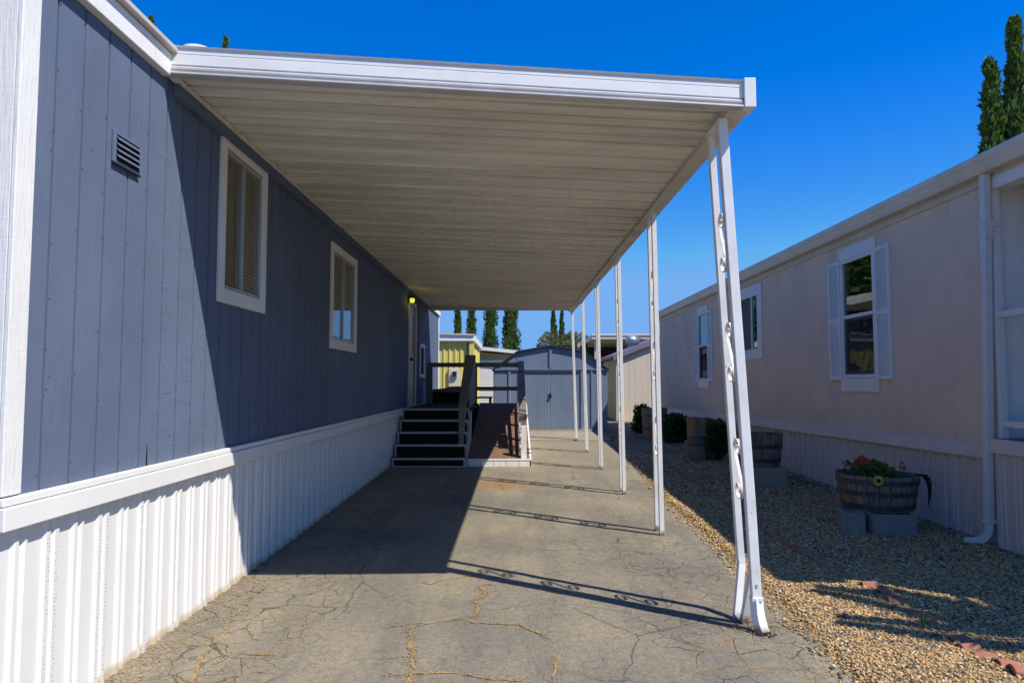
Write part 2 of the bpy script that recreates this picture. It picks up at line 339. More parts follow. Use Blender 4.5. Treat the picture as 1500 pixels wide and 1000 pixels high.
def asphalt_mat():
    t = NT('cracked_asphalt')
    base = t.co()
    nd = t.noise(1.6, 4, .6); off = t.n('ShaderNodeVectorMath', operation='MULTIPLY_ADD')
    t.l(nd.outputs[1], off.inputs[0]); off.inputs[1].default_value = (.30,.30,0); t.l(base, off.inputs[2])
    nd2 = t.noise(9, 3, .6); off2 = t.n('ShaderNodeVectorMath', operation='MULTIPLY_ADD')
    t.l(nd2.outputs[1], off2.inputs[0]); off2.inputs[1].default_value = (.06,.06,0); t.l(off.outputs[0], off2.inputs[2])
    sep = t.n('ShaderNodeSeparateXYZ'); t.l(base, sep.inputs[0])
    fine = t.noise(140, 3, .7); mid = t.noise(18, 5, .65); big = t.noise(.7, 5, .6); streak = t.noise(1.2, 5, .6, t.co((2.2, .45, 1)))
    c = t.ramp(big.outputs[0], [(.30, (.155,.140,.112)), (.5, (.240,.208,.150)), (.68, (.300,.246,.160))])
    c = t.mix(t.ramp(streak.outputs[0], [(.42, .5), (.58, 0.)]), c, (.150,.136,.112))
    c = t.mix(.9, c, t.ramp(mid.outputs[0], [(.25, .70), (.5, 1.), (.8, 1.18)]), 'MULTIPLY')
    c = t.mix(.85, c, t.ramp(fine.outputs[0], [(.2, .55), (.5, 1.), (.78, 1.5)]), 'MULTIPLY')
    gr = t.noise(58, 4, .75); c = t.mix(.8, c, t.ramp(gr.outputs[0], [(.28, .62), (.5, 1.), (.72, 1.34)]), 'MULTIPLY')
    # rusty stain in front of the ramp
    d = t.n('ShaderNodeVectorMath', operation='DISTANCE'); t.l(t.co((1, .8, 0)), d.inputs[0]); d.inputs[1].default_value = (-.18, 7.55, 0)
    ds = t.math('ADD', d.outputs['Value'], t.math('MULTIPLY', mid.outputs[0], .45))
    c = t.mix(t.ramp(ds, [(.3, .75), (.75, 0.)]), c, (.27,.145,.045))
    # tan, dusty far end of the drive
    far = t.n('ShaderNodeMapRange'); t.l(sep.outputs[1], far.inputs[0]); far.inputs[1].default_value = 9.5; far.inputs[2].default_value = 14.0
    far.inputs[3].default_value = 0; far.inputs[4].default_value = .8
    c = t.mix(far.outputs[0], c, (.26,.215,.145))
    # big slabs of cracking, filled with tan grit
    v1 = t.vor(1.05, 'DISTANCE_TO_EDGE', off2.outputs[0]); m1 = t.ramp(t.noise(.55, 3, .5, t.co((1,1,1),(8,1,0))).outputs[0], [(.47, 0.), (.56, 1.)])
    k1 = t.math('MULTIPLY', t.ramp(v1.outputs['Distance'], [(.002, 1.), (.008, 0.)]), m1)
    c = t.mix(t.math('MULTIPLY', k1, .55), c, (.05,.042,.034))
    # alligator cracking along both edges
    edge = t.n('ShaderNodeMapRange'); t.l(t.math('ABSOLUTE', t.math('ADD', sep.outputs[0], .15)), edge.inputs[0])
    edge.inputs[1].default_value = .75; edge.inputs[2].default_value = 1.5
    nearm = t.n('ShaderNodeMapRange'); t.l(sep.outputs[1], nearm.inputs[0]); nearm.inputs[1].default_value = 9.0; nearm.inputs[2].default_value = 5.0
    em = t.math('MULTIPLY', t.ramp(t.math('ADD', t.math('MULTIPLY', edge.outputs[0], .75), t.math('MULTIPLY', t.noise(1.3, 3, .5).outputs[0], .6)), [(.45, 0.), (.62, 1.)]),
                t.math('ADD', t.math('MULTIPLY', nearm.outputs[0], .75), .25))
    v2 = t.vor(4.3, 'DISTANCE_TO_EDGE', off2.outputs[0]); v3 = t.vor(9.5, 'DISTANCE_TO_EDGE', off2.outputs[0])
    wob = t.math('MULTIPLY', t.ramp(t.noise(3.3, 4, .6).outputs[0], [(.5, 0.), (.75, 1.)]), .022)
    k2 = t.math('MULTIPLY', t.ramp(t.math('SUBTRACT', v2.outputs['Distance'], wob), [(.002, 1.), (.013, 0.)]), em)
    k3 = t.math('MULTIPLY', t.ramp(v3.outputs['Distance'], [(.008, 1.), (.03, 0.)]), t.ramp(t.noise(1.8, 3, .5, t.co((1,1,1),(2,9,0))).outputs[0], [(.46, 0.), (.55, .8)]))
    c = t.mix(t.math('MULTIPLY', k2, .75), c, (.045,.041,.036))
    c = t.mix(t.math('MULTIPLY', t.math('MULTIPLY', k3, em), .7), c, (.05,.045,.04))
    tan = t.math('MULTIPLY', t.math('MULTIPLY', em, t.ramp(v2.outputs['Distance'], [(.02, 1.), (.10, 0.)])), t.ramp(t.noise(5, 4, .6, t.co((1,1,1),(1,6,0))).outputs[0], [(.52, 0.), (.64, .75)]))
    c = t.mix(tan, c, (.27,.195,.105))
    # dark spots and pale grit
    sp = t.noise(22, 2, .5, t.co((1,1,1),(4,4,0))); c = t.mix(t.ramp(sp.outputs[0], [(.73, 0.), (.76, .8)]), c, (.03,.028,.025))
    sp2 = t.noise(48, 2, .5, t.co((1,1,1),(9,4,0))); c = t.mix(t.ramp(sp2.outputs[0], [(.74, 0.), (.78, .8)]), c, (.34,.30,.24))
    h = t.math('SUBTRACT', t.math('ADD', t.math('MULTIPLY', fine.outputs[0], .35), t.math('MULTIPLY', mid.outputs[0], .5)),
               t.math('ADD', t.math('MULTIPLY', k1, .6), t.math('ADD', t.math('MULTIPLY', k2, 1.2), t.math('MULTIPLY', k3, .5))))
    t.bsdf(c, .88, t.bump(h, .55, .012), 0, .25)
    return t.mat
M['asphalt'] = asphalt_mat()

def gravel_mat():
    t = NT('gravel_bed')
    v = t.vor(62, 'F1', t.co((1,1,0))); w = t.n('ShaderNodeSeparateColor'); t.l(v.outputs['Color'], w.inputs[0])
    c = t.ramp(w.outputs[0], [(0., (.10,.09,.085)), (.22, (.26,.21,.15)), (.5, (.42,.30,.155)), (.75, (.50,.365,.20)), (.93, (.42,.20,.085)), (1., (.55,.50,.42))])
    c = t.mix(t.ramp(v.outputs['Distance'], [(.35, 0.), (.75, .75)]), c, (.05,.04,.03))
    n = t.noise(1.2, 4, .6); c = t.mix(.8, c, t.ramp(n.outputs[0], [(.3, .75), (.7, 1.1)]), 'MULTIPLY')
    h = t.math('SUBTRACT', 1.0, v.outputs['Distance'])
    t.bsdf(c, .9, t.bump(h, 1.0, .012), 0, .2); return t.mat
M['gravel'] = gravel_mat()
def pebble_mat():
    t = NT('gravel_pebble'); g = t.n('ShaderNodeNewGeometry')
    c = t.ramp(g.outputs['Random Per Island'], [(0., (.07,.063,.055)), (.16, (.19,.15,.10)), (.34, (.45,.31,.125)), (.64, (.58,.40,.165)), (.84, (.53,.25,.07)), (.95, (.64,.52,.32)), (1., (.68,.61,.48))])
    n = t.noise(160, 3, .6); c = t.mix(.6, c, t.ramp(n.outputs[0], [(.3, .7), (.7, 1.15)]), 'MULTIPLY')
    t.bsdf(c, .8, t.bump(n.outputs[0], .3, .002), 0, .3); return t.mat
M['pebble'] = pebble_mat()
# ------------------------------------------------------------------ the setting
g = MB()
ys = [-400, -30, 60, 900]
for a, b in zip(ys[:-1], ys[1:]):
    g.quad((-600, a, gz(a)-.07), (600, a, gz(a)-.07), (600, b, gz(b)-.07), (-600, b, gz(b)-.07))
tag(g.build('ground', M['dirt']), kind='structure')

EDGE = [(-6, 1.62), (3.0, 1.62), (3.42, 1.671), (4.03, 1.715), (4.76, 1.73), (6.3, 1.785), (8.13, 1.80), (11.48, 1.96), (15.6, 2.2), (30, 2.2)]
def edge(y):
    for (a, xa), (b, xb) in zip(EDGE[:-1], EDGE[1:]):
        if a <= y <= b:
            return xa + (xb-xa)*(y-a)/(b-a) + .035*mnoise.noise((y*2.1, 3.3, 0)) + .018*mnoise.noise((y*9, 1.3, 0))
    return 1.62
def asp(x, y): return gz(y) + .006*mnoise.noise((x*1.1, y*1.1, 4)) + .003*mnoise.noise((x*5, y*5, 9))
d = MB(); NX = 34; yy = np.concatenate([np.arange(-6, 2.6, .4), np.arange(2.6, 9, .09), np.arange(9, 15.71, .25)])
rows = []
for y in yy:
    e = edge(float(y)); rows.append([(-2.3 + (e+2.3)*i/NX, float(y)) for i in range(NX+1)])
vs = [(x, y, asp(x, y) - (.012 if i == NX else 0)) for r in rows for i, (x, y) in enumerate(r)]
fs = [(j*(NX+1)+i, j*(NX+1)+i+1, (j+1)*(NX+1)+i+1, (j+1)*(NX+1)+i) for j in range(len(rows)-1) for i in range(NX)]
d.add(vs, fs)
b0 = len(d.v)
for r in rows: x, y = r[-1]; d.v.append((x+.012, y, gz(y)-.06))
for j in range(len(rows)-1): d.f.append((j*(NX+1)+NX, b0+j, b0+j+1, (j+1)*(NX+1)+NX)); d.m.append(0)
drive = tag(d.build('driveway', M['asphalt'], smooth=True, fix=False), kind='structure')

c = MB(); y0, y1 = 15.62, 18.3
c.hexa([(-1.6, y0, gz(y0)-.05), (2.22, y0, gz(y0)-.05), (2.3, y1, gz(y1)-.05), (-1.6, y1, gz(y1)-.05)],
       [(-1.6, y0, gz(y0)+.014), (2.22, y0, gz(y0)+.014), (2.3, y1, gz(y1)+.014), (-1.6, y1, gz(y1)+.014)])
c.box(-.62, 2.6, 18.02, 20.9, .18, .285)
tag(c.build('concrete_pad', M['concrete'], bevel=.01), kind='structure')

# gravel strip between the drive and the right-hand home
def grv(x, y):
    e = edge(y) if y < 15.6 else 2.25
    z = gz(y) - .004 + .014*mnoise.noise((x*1.4, y*1.4, 1)) + .006*mnoise.noise((x*5, y*5, 2))
    k = min(1, max(0, (x - e + .02)/.10)); return z*k + (gz(y)-.05)*(1-k)
gb = MB(); xs = np.concatenate([np.arange(1.4, 4.7, .1), [6, 10]]); yy = np.arange(1.0, 26, .15)
gb.add([(float(x), float(y), grv(float(x), float(y))) for y in yy for x in xs],
       [(j*len(xs)+i, j*len(xs)+i+1, (j+1)*len(xs)+i+1, (j+1)*len(xs)+i) for j in range(len(yy)-1) for i in range(len(xs)-1)])
tag(gb.build('gravel_bed', M['gravel'], smooth=True, fix=False), kind='structure')

# loose stones: far too many to count
ph = (1+5**.5)/2
ICO = np.array([(-1,ph,0),(1,ph,0),(-1,-ph,0),(1,-ph,0),(0,-1,ph),(0,1,ph),(0,-1,-ph),(0,1,-ph),(ph,0,-1),(ph,0,1),(-ph,0,-1),(-ph,0,1)])/1.902
ICF = np.array([(0,11,5),(0,5,1),(0,1,7),(0,7,10),(0,10,11),(1,5,9),(5,11,4),(11,10,2),(10,7,6),(7,1,8),(3,9,4),(3,4,2),(3,2,6),(3,6,8),(3,8,9),(4,9,5),(2,4,11),(6,2,10),(8,6,7),(9,8,1)])
P = []
for (a, b, n, s0, s1) in ((2.6, 5.6, 36000, .0045, .0105), (5.6, 8.5, 16000, .006, .012), (8.5, 13, 7000, .009, .016)):
    for _ in range(n):
        y = random.uniform(a, b); e = edge(y); x = random.uniform(e-.10, 4.28)
        if x < e and random.random() > .25: continue
        s = random.uniform(s0, s1)*(1.35 if random.random() < .08 else 1)
        P.append((x, y, max(grv(x, y), asp(x, y) if x < e else -9) + s*.22, s))
P = np.array(P); n = len(P)
S = P[:, 3][:, None, None]*RNG.uniform(.65, 1.25, (n, 1, 3))*np.array([1.1, 1.1, .72])
V = ICO[None]*S*RNG.uniform(.8, 1.15, (n, 12, 1))
ang = RNG.uniform(0, 6.28, n); ca, sa = np.cos(ang)[:, None], np.sin(ang)[:, None]
V = np.stack([V[..., 0]*ca - V[..., 1]*sa, V[..., 0]*sa + V[..., 1]*ca, V[..., 2]], -1) + P[:, None, :3]
F = (ICF[None] + (np.arange(n)*12)[:, None, None]).reshape(-1, 3)
tag(mesh_np('gravel', V.reshape(-1, 3), F, M['pebble'], smooth=False), kind='stuff')

# straw and grit caught in the widest cracks and along the edges of the drive
CR = [[(-.61,4.14),(-.51,4.21),(-.32,4.29),(-.23,4.36),(-.23,4.55),(-.26,4.62),(-.19,4.73),(-.23,4.91),(-.16,5.0)],
 [(-.32,4.27),(-.21,4.23),(-.11,4.21),(.03,4.19),(.12,4.07),(.21,3.95)], [(-.61,4.14),(-.57,3.89),(-.53,3.69),(-.52,3.52),(-.51,3.43),(-.5,3.2)],
 [(-.64,3.49),(-.52,3.51),(-.39,3.53),(-.28,3.52),(-.18,3.48),(.03,3.43)], [(.27,3.83),(.23,3.64),(.19,3.5),(.2,3.3)],
 [(-1.31,4.97),(-1.26,4.68),(-1.29,4.43),(-1.22,3.97),(-1.22,3.72)], [(-.8,4.13),(-.6,4.2),(-.51,4.23)], [(-.7,5.07),(-.6,4.97),(-.51,5.07),(-.4,5.12),(-.24,5.24)],
 [(-1.28,3.74),(-1.52,3.78),(-1.55,3.61)], [(-1.75,4.94),(-1.77,4.79),(-1.74,4.36),(-1.66,4.02),(-1.65,3.74),(-1.55,3.3)], [(-.84,3.69),(-.69,3.71),(-.55,3.72)]]
WT = [1.0, .9, 1.15, 1.1, .45, .45, .6, .5, .6, .6, .5]
bits = []; stm = MB()
for line, wt in zip(CR, WT):
    fine = []
    for (a, b) in zip(line[:-1], line[1:]):
        m = max(2, int(math.dist(a, b)/.025))
        for i in range(m):
            t = i/m; x = a[0]+(b[0]-a[0])*t; y = a[1]+(b[1]-a[1])*t
            fine.append((x + .022*mnoise.noise((x*11, y*11, 1)), y + .022*mnoise.noise((x*11, y*11, 5))))
    fine.append(line[-1]); m = len(fine); L = []; Rr = []
    for i, (x, y) in enumerate(fine):
        a = fine[max(0, i-1)]; b = fine[min(m-1, i+1)]; dx, dy = b[0]-a[0], b[1]-a[1]; q = math.hypot(dx, dy) or 1
        w = wt*max(.0015, .0062 + .016*mnoise.noise((x*6, y*6, 7))) * min(1, i/4+.1, (m-1-i)/4+.1)
        L.append((x - dy/q*w, y + dx/q*w)); Rr.append((x + dy/q*w, y - dx/q*w))
        for _ in range(int(8*wt)+1):
            bits.append((x + random.gauss(0, .016*wt), y + random.gauss(0, .014*wt))) if mnoise.noise((x*5, y*5, 3)) > -.12 else None
    vs = [(x, y, asp(x, y)+.0035) for x, y in L] + [(x, y, asp(x, y)+.0035) for x, y in Rr]
    stm.add(vs, [(i, i+1, m+i+1, m+i) for i in range(m-1)])
M['grit'] = paint('tan_crack_grit', (.38,.245,.10), .95, .3, 30, .8, 90)
ORG[drive] = Vector((0,0,0))
tag(stm.build('crack_filling', M['grit'], drive, fix=False), kind='stuff')
for _ in range(2600):
    y = random.uniform(2.8, 12); bits.append((edge(y) + random.gauss(.01, .035), y))
for _ in range(1000):
    y = random.uniform(3.0, 5.2); bits.append((-1.98 + abs(random.gauss(0, .12)), y))
for _ in range(500): bits.append((random.uniform(-1.9, 1.6), random.uniform(3, 6)))
for _ in range(420): bits.append((1.45 + random.gauss(0, .09), 4.15 + random.gauss(0, .07)))
sv = []; sf = []
for i, (x, y) in enumerate(bits):
    a = random.uniform(0, 6.28); l = random.uniform(.002, .008); w = random.uniform(.0009, .0024); z = max(asp(x, y), grv(x, y) if x > 1.6 else -9) + .005 + random.random()*.004
    ux, uy = math.cos(a), math.sin(a)
    sv += [(x-ux*l-uy*w, y-uy*l+ux*w, z), (x-ux*l+uy*w, y-uy*l-ux*w, z+.001), (x+ux*l+uy*w, y+uy*l-ux*w, z+.004), (x+ux*l-uy*w, y+uy*l+ux*w, z+.003)]
    sf.append((4*i, 4*i+1, 4*i+2, 4*i+3))
tag(mesh_np('straw_litter', sv, sf, M['straw'], drive), kind='stuff')

# ------------------------------------------------------------------ wall makers
def pwall(mb, mp, prof, z0, z1, openings=(), mifn=None):
    """ribbed or grooved wall: prof is a list of (s, depth); z0/z1 numbers or functions of s; openings (s0,s1,z0,z1)"""
    f0 = z0 if callable(z0) else (lambda s: z0); f1 = z1 if callable(z1) else (lambda s: z1)
    pts = [prof[0]]
    cuts = sorted({o[0] for o in openings} | {o[1] for o in openings})
    for (a, da), (b, db) in zip(prof[:-1], prof[1:]):
        for cth in cuts:
            if a < cth < b - 1e-9 and cth > a + 1e-9: pts.append((cth, da + (db-da)*(cth-a)/(b-a)))
        pts.append((b, db))
    for k, ((a, da), (b, db)) in enumerate(zip(pts[:-1], pts[1:])):
        mid = (a+b)/2; holes = sorted((o[2], o[3]) for o in openings if o[0] <= mid <= o[1])
        lev = [None]; segs = []; cur = None
        lo = cur
        stops = [(None, None)]
        z = 'lo'
        prev = None
        for (h0, h1) in holes: segs.append((prev, h0)); prev = h1
        segs.append((prev, None))
        for (p, q) in segs:
            za = f0(a) if p is None else p; zb = f0(b) if p is None else p
            zc = f1(b) if q is None else q; zd = f1(a) if q is None else q
            mb.quad(mp(a, da, za), mp(b, db, zb), mp(b, db, zc), mp(a, da, zd), mifn(mid) if mifn else 0)

def grooves(s0, s1, step, gw=.010, gd=.007, first=None):
    pr = [(s0, 0)]; s = s0 + step if first is None else first
    while s < s1 - gw:
        pr += [(s-gw/2, 0), (s-gw/2+.0015, -gd), (s+gw/2-.0015, -gd), (s+gw/2, 0)]; s += step
    pr.append((s1, 0)); return pr

def ribs(s0, s1, period=.366, off=0.0, h=.016, base=-.012):
    """skirting panel: two perforated ridges, flat, two plain ridges, flat; returns profile and a perforation test"""
    pr = []; s = s0 - period + off
    pat = [(0,0),(.012,1),(.036,1),(.046,.25),(.058,.25),(.068,1),(.092,1),(.104,0),(.183,0),(.197,1),(.215,1),(.229,.0),(.243,0),(.257,.8),(.268,.8),(.28,0)]
    while s < s1 + period:
        for (q, hh) in pat: pr.append((s + q*period/.366, base + h*hh))
        s += period
    out = [(a, b) for a, b in pr if s0 < a < s1]; out = [(s0, base)] + out + [(s1, base)]
    def perf(m):
        q = ((m - s0 - off) % period)*.366/period
        return 1 if (.012 < q < .036 or .068 < q < .092) else 0
    return out, perf

def wb(mb, mp, s0, s1, d0, d1, z0, z1, mi=0):
    a = mp(s0, d0, z0); b = mp(s1, d1, z1); mb.box(a[0], b[0], a[1], b[1], a[2], b[2], mi)

def frame(mb, mp, s0, s1, z0, z1, w, d0, d1, mi=0, wb_=None):
    b = w if wb_ is None else wb_
    wb(mb, mp, s0, s0+w, d0, d1, z0, z1, mi); wb(mb, mp, s1-w, s1, d0, d1, z0, z1, mi)
    wb(mb, mp, s0+w, s1-w, d0, d1-.002, z0, z0+b, mi); wb(mb, mp, s0+w, s1-w, d0, d1-.002, z1-w, z1, mi)

# ------------------------------------------------------------------ the blue mobile home on the left
XW = -2.0; HY0, HY1 = 2.69, 18.22
LW = lambda s, d, z: (XW + d, s, z)
home = thing('mobile_home', 'dark blue mobile home with white window trim and white ribbed skirting', 'mobile home', (-5, 10, gz(10)))
W1 = (4.64, 5.325, 2.155, 3.125); W2 = (7.47, 8.50, 1.985, 2.955); W3 = (14.58, 15.17, 1.70, 2.27); DR = (12.98, 13.80, 1.05, 3.03)
m = MB(); pr = grooves(HY0, HY1, .1905, .0135, .015, 2.905)
pwall(m, LW, pr, .98, 3.40, [W1, W2, W3, DR])
pf = [(-x, dd) for x, dd in grooves(2.0, 8.0, .19, .011, .008)][::-1]
pwall(m, lambda s, d, z: (s, HY0 - d, z), pf, .98, 3.42)
m.quad((-8, HY0, .98), (-8, HY1, .98), (-8, HY1, 3.4), (-8, HY0, 3.4)); m.quad((-8, HY1, .98), (XW, HY1, .98), (XW, HY1, 3.4), (-8, HY1, 3.4))
m.quad((-8, HY0, .98), (XW, HY0, .98), (XW, HY1, .98), (-8, HY1, .98))
for (a, b, z0, z1) in (W1, W2, W3, DR):      # reveals
    for q in ((a, a), (b, b)): m.quad(LW(q[0], 0, z0), LW(q[0], -.09, z0), LW(q[0], -.09, z1), LW(q[0], 0, z1))
    for z in (z0, z1): m.quad(LW(a, 0, z), LW(b, 0, z), LW(b, -.09, z), LW(a, -.09, z))
m.build('siding', M['blue'], home, fix=False)
m = MB()
wb(m, LW, HY0-.022, HY0+.085, -.001, .020, 1.058, 3.30)
m.box(-2.13, XW-.001, HY0-.021, HY0+.002, 1.06, 3.32)
m.build('corner_trim', M['white_rough'], home, bevel=.004)
m = MB(); wb(m, LW, HY1-.10, HY1+.015, .001, .018, 1.05, 3.28); m.build('corner_trim', M['white_rough'], home, bevel=.004)
m = MB()
wb(m, LW, HY0-.03, HY1, .002, .034, 1.020, 1.052); wb(m, LW, HY0-.035, HY1, -.01, .044, .925, 1.017)
m.box(-8, -1.99, HY0-.034, HY0-.001, .925, 1.05)
m.build('skirting_band', M['white'], home, bevel=.005)
m = MB(); pr, pfn = ribs(HY0, HY1, .372, .26)
pwall(m, LW, pr, lambda s: gz(s)-.04, .93, (), pfn); m.box(-8, -2.02, HY0+.01, HY0+.03, -.1, .93); m.box(-8, -2.02, HY1-.03, HY1-.01, -.1, .93)
m.build('skirting', [M['vinyl'], M['vinyl_perf']], home, fix=False)
m = MB(); m.box(-2.02, -1.955, HY0-.06, 3.80, 3.25, 3.378); m.build('fascia_board', M['white_rough'], home, bevel=.004)
m = MB(); m.box(-2.02, -1.955, 16.02, HY1+.06, 3.29, 3.45); m.build('fascia_board', M['white_rough'], home, bevel=.004)
m = MB(); m.box(-2.06, -1.92, HY0-.08, 3.80, 3.384, 3.412); m.build('drip_edge', M['gutter'], home, bevel=.004)
m = MB(); m.box(-2.06, -1.92, 16.02, HY1+.08, 3.455, 3.48); m.build('drip_edge', M['gutter'], home, bevel=.004)
m = MB()
zr = 3.395
m.hexa([(-8.1, HY0-.06, zr-.06), (-2.03, HY0-.06, zr-.06), (-2.03, HY1+.06, zr-.06), (-8.1, HY1+.06, zr-.06)],
       [(-8.1, HY0-.06, zr+.25), (-2.03, HY0-.06, zr+.012), (-2.03, HY1+.06, zr+.012), (-8.1, HY1+.06, zr+.25)])
m.build('roof', M['roofing'], home)
m = MB(); m.lathe(-2.40, 5.05, [(.13, 3.40), (.13, 3.93), (.14, 3.95), (.14, 3.99), (.11, 4.025), (.05, 4.04)], 24); m.build('roof_vent', M['gutter'], home, smooth=False)
m = MB(); m.hexa([LW(3.90,.003,3.175), LW(15.98,.003,3.23), LW(15.98,.04,3.23), LW(3.90,.04,3.175)], [LW(3.90,.003,3.25), LW(15.98,.003,3.288), LW(15.98,.04,3.288), LW(3.90,.04,3.25)])
m.build('ledger_board', M['blue'], home)
m = MB(); m.prism([(-1.9985,3.742,1.056),(-1.9985,3.752,1.056),(-1.9985,3.746,1.17)], (.0025,0,0)); m.build('open_seam', M['black'], home)
m = MB(); k = 0
yg = 2.905
while yg < 7.0:
    z = 1.12
    while z < 3.2:
        if not (yg > 4.5 and yg < 5.5 and z > 1.95):
            yy_ = yg + random.choice((-.014, .014)) + random.uniform(-.003, .003); zz_ = z + random.uniform(-.03, .03); r_ = random.uniform(.0028, .0042)
            m.hexa([LW(yy_-r_,.0002,zz_-r_), LW(yy_+r_,.0002,zz_-r_), LW(yy_+r_,.0002,zz_+r_), LW(yy_-r_,.0002,zz_+r_)], [LW(yy_-r_*.6,.0022,zz_-r_*.6), LW(yy_+r_*.6,.0022,zz_-r_*.6), LW(yy_+r_*.6,.0022,zz_+r_*.6), LW(yy_-r_*.6,.0022,zz_+r_*.6)])
        z += random.uniform(.26, .42)
    yg += .1905
tag(m.build('nail_heads', M['nail'], home), kind='stuff')
# louvred vent
m = MB(); wb(m, LW, 3.325, 3.565, .001, .014, 2.60, 2.765); vent = m.build('wall_vent', M['blue'], home, bevel=.003)
m = MB(); wb(m, LW, 3.35, 3.55, .0145, .017, 2.615, 2.745, 1)
for k in range(4):
    z = 2.732 - k*.029
    m.hexa([LW(3.345,.016,z-.003), LW(3.555,.016,z-.003), LW(3.555,.028,z-.017), LW(3.345,.028,z-.017)], [LW(3.345,.016,z+.002), LW(3.555,.016,z+.002), LW(3.555,.028,z-.011), LW(3.345,.028,z-.011)])
wb(m, LW, 3.322, 3.568, .010, .018, 2.590, 2.599, 1)  # black strip painted in as the shadow under the vent
m.build('vent_louver', [M['blue'], M['black']], vent)

def slider(mp, o, parent, trim, blindside=True, half=.5):
    a, b, z0, z1 = o
    f = MB(); frame(f, mp, a-.088, b+.088, z0-.105, z1+.095, .086, .001, .024, 0, .10)
    win = f.build('window', M['white_rough'], parent, bevel=.004)
    s = MB(); frame(s, mp, a, b, z0, z1, .022, -.045, .010)
    mid = a + (b-a)*half; wb(s, mp, mid-.016, mid+.016, -.045, .006, z0+.02, z1-.02)
    s.build('sash', M['alu'], win, bevel=.002)
    p = MB(); wb(p, mp, mid+.016, b-.022, -.009, -.005, z0+.022, z1-.022); p.build('pane', M['glass_home'], win)
    p = MB(); wb(p, mp, a+.022, mid-.016, -.016, -.012, z0+.022, z1-.022); p.build('pane', M['glass_home'], win)
    bl = MB(); n = int((z1-z0)/.026)
    for k in range(n):
        z = z1 - .04 - k*.026
        if z < z0 + .03: break
        bl.hexa([mp(mid-.02,-.042,z), mp(b-.01,-.042,z), mp(b-.01,-.024,z-.018), mp(mid-.02,-.024,z-.018)],
                [mp(mid-.02,-.042,z+.0015), mp(b-.01,-.042,z+.0015), mp(b-.01,-.024,z-.0165), mp(mid-.02,-.024,z-.0165)])
    bl.build('blind', M['blind'], win, fix=False)
    cu = MB(); n = 14
    pts = [(a + (b-a)*i/n, -.07 + .015*math.sin(i*1.9)) for i in range(n+1)]
    for (s0, d0), (s1, d1) in zip(pts[:-1], pts[1:]): cu.quad(mp(s0,d0,z0-.05), mp(s1,d1,z0-.05), mp(s1,d1,z1+.05), mp(s0,d0,z1+.05))
    cu.build('curtain_and_dark_backing', M['curtain_and_dark_backing'], win, fix=False)
    return win
w = slider(LW, W1, home, .09)
m = MB(); m.path([LW(4.672, -.015, 3.09), LW(4.66, -.012, 2.75), LW(4.65, -.010, 2.5)], .012, .012); m.build('screen_frame', M['white_metal'], w)
slider(LW, W2, home, .10)
# small panel window past the door
m = MB(); frame(m, LW, W3[0]-.08, W3[1]+.08, W3[2]-.08, W3[3]+.08, .08, .001, .03); w = m.build('window', M['white'], home, bevel=.004)
m = MB(); wb(m, LW, W3[0], W3[1], -.03, -.026, W3[2], W3[3]); m.build('pane', M['glass_home'], w)
m = MB(); wb(m, LW, W3[0], W3[1], -.085, -.08, W3[2], W3[3]); m.build('curtain_and_dark_backing', M['curtain_and_dark_backing'], w)  # flat sheet added as backing for the dark inside of the window
# door
m = MB(); wb(m, LW, 12.98, 13.80, -.06, -.015, 1.05, 3.03); door = m.build('door', M['door'], home)
m = MB(); frame(m, LW, 12.90, 13.88, 1.05, 3.09, .08, .001, .03, 0, .03); m.build('door_frame', M['door'], door, bevel=.004)
m = MB(); frame(m, LW, 13.13, 13.65, 2.02, 2.90, .05, -.014, .012); wb(m, LW, 13.18, 13.60, -.014, -.006, 2.07, 2.85); m.build('door_panel', M['amber'], door, bevel=.004)
m = MB(); p = LW(13.06, .0, 1.95); m.tube([(p[0]-.02, p[1], p[2]), (p[0]+.05, p[1], p[2])], .012, 10); m.lathe(p[0]+.05, p[1], [(.012, p[2]-.03), (.03, p[2]-.018), (.034, p[2]), (.03, p[2]+.018), (.012, p[2]+.03)], 14)
m.build('handle', M['brass'], door)
m = MB(); p = LW(13.06, -.016, 1.84); m.box(p[0], p[0]+.03, p[1]-.035, p[1]+.035, p[2]-.05, p[2]+.03); m.build('deadbolt', M['brass'], door, bevel=.006)
# lit porch lamp over the door
m = MB(); m.box(XW+.001, XW+.03, 12.80, 12.92, 3.02, 3.16); m.lathe(XW+.085, 12.86, [(.03, 3.13), (.075, 3.12), (.08, 3.105), (.02, 3.16)], 18); lamp = m.build('porch_lamp', M['brass'], home, bevel=.003)
tg = NT('lit_yellow_lamp_glass'); em = tg.n('ShaderNodeEmission'); em.inputs[0].default_value = (.80,.82,.06,1); em.inputs[1].default_value = .9; tg.l(em.outputs[0], tg.out.inputs[0])
m = MB(); m.lathe(XW+.085, 12.86, [(.03, 3.02), (.042, 3.03), (.046, 3.06), (.042, 3.104)], 18); m.build('lamp_glass', tg.mat, lamp, smooth=True)
ld = bpy.data.lights.new('porch_lamp_light', 'POINT'); ld.energy = .35; ld.color = (.95,.88,.12); ld.shadow_soft_size = .05
lo = bpy.data.objects.new('porch_lamp_light', ld); COL.objects.link(lo); lo.location = (XW+.16, 12.80, 3.05)

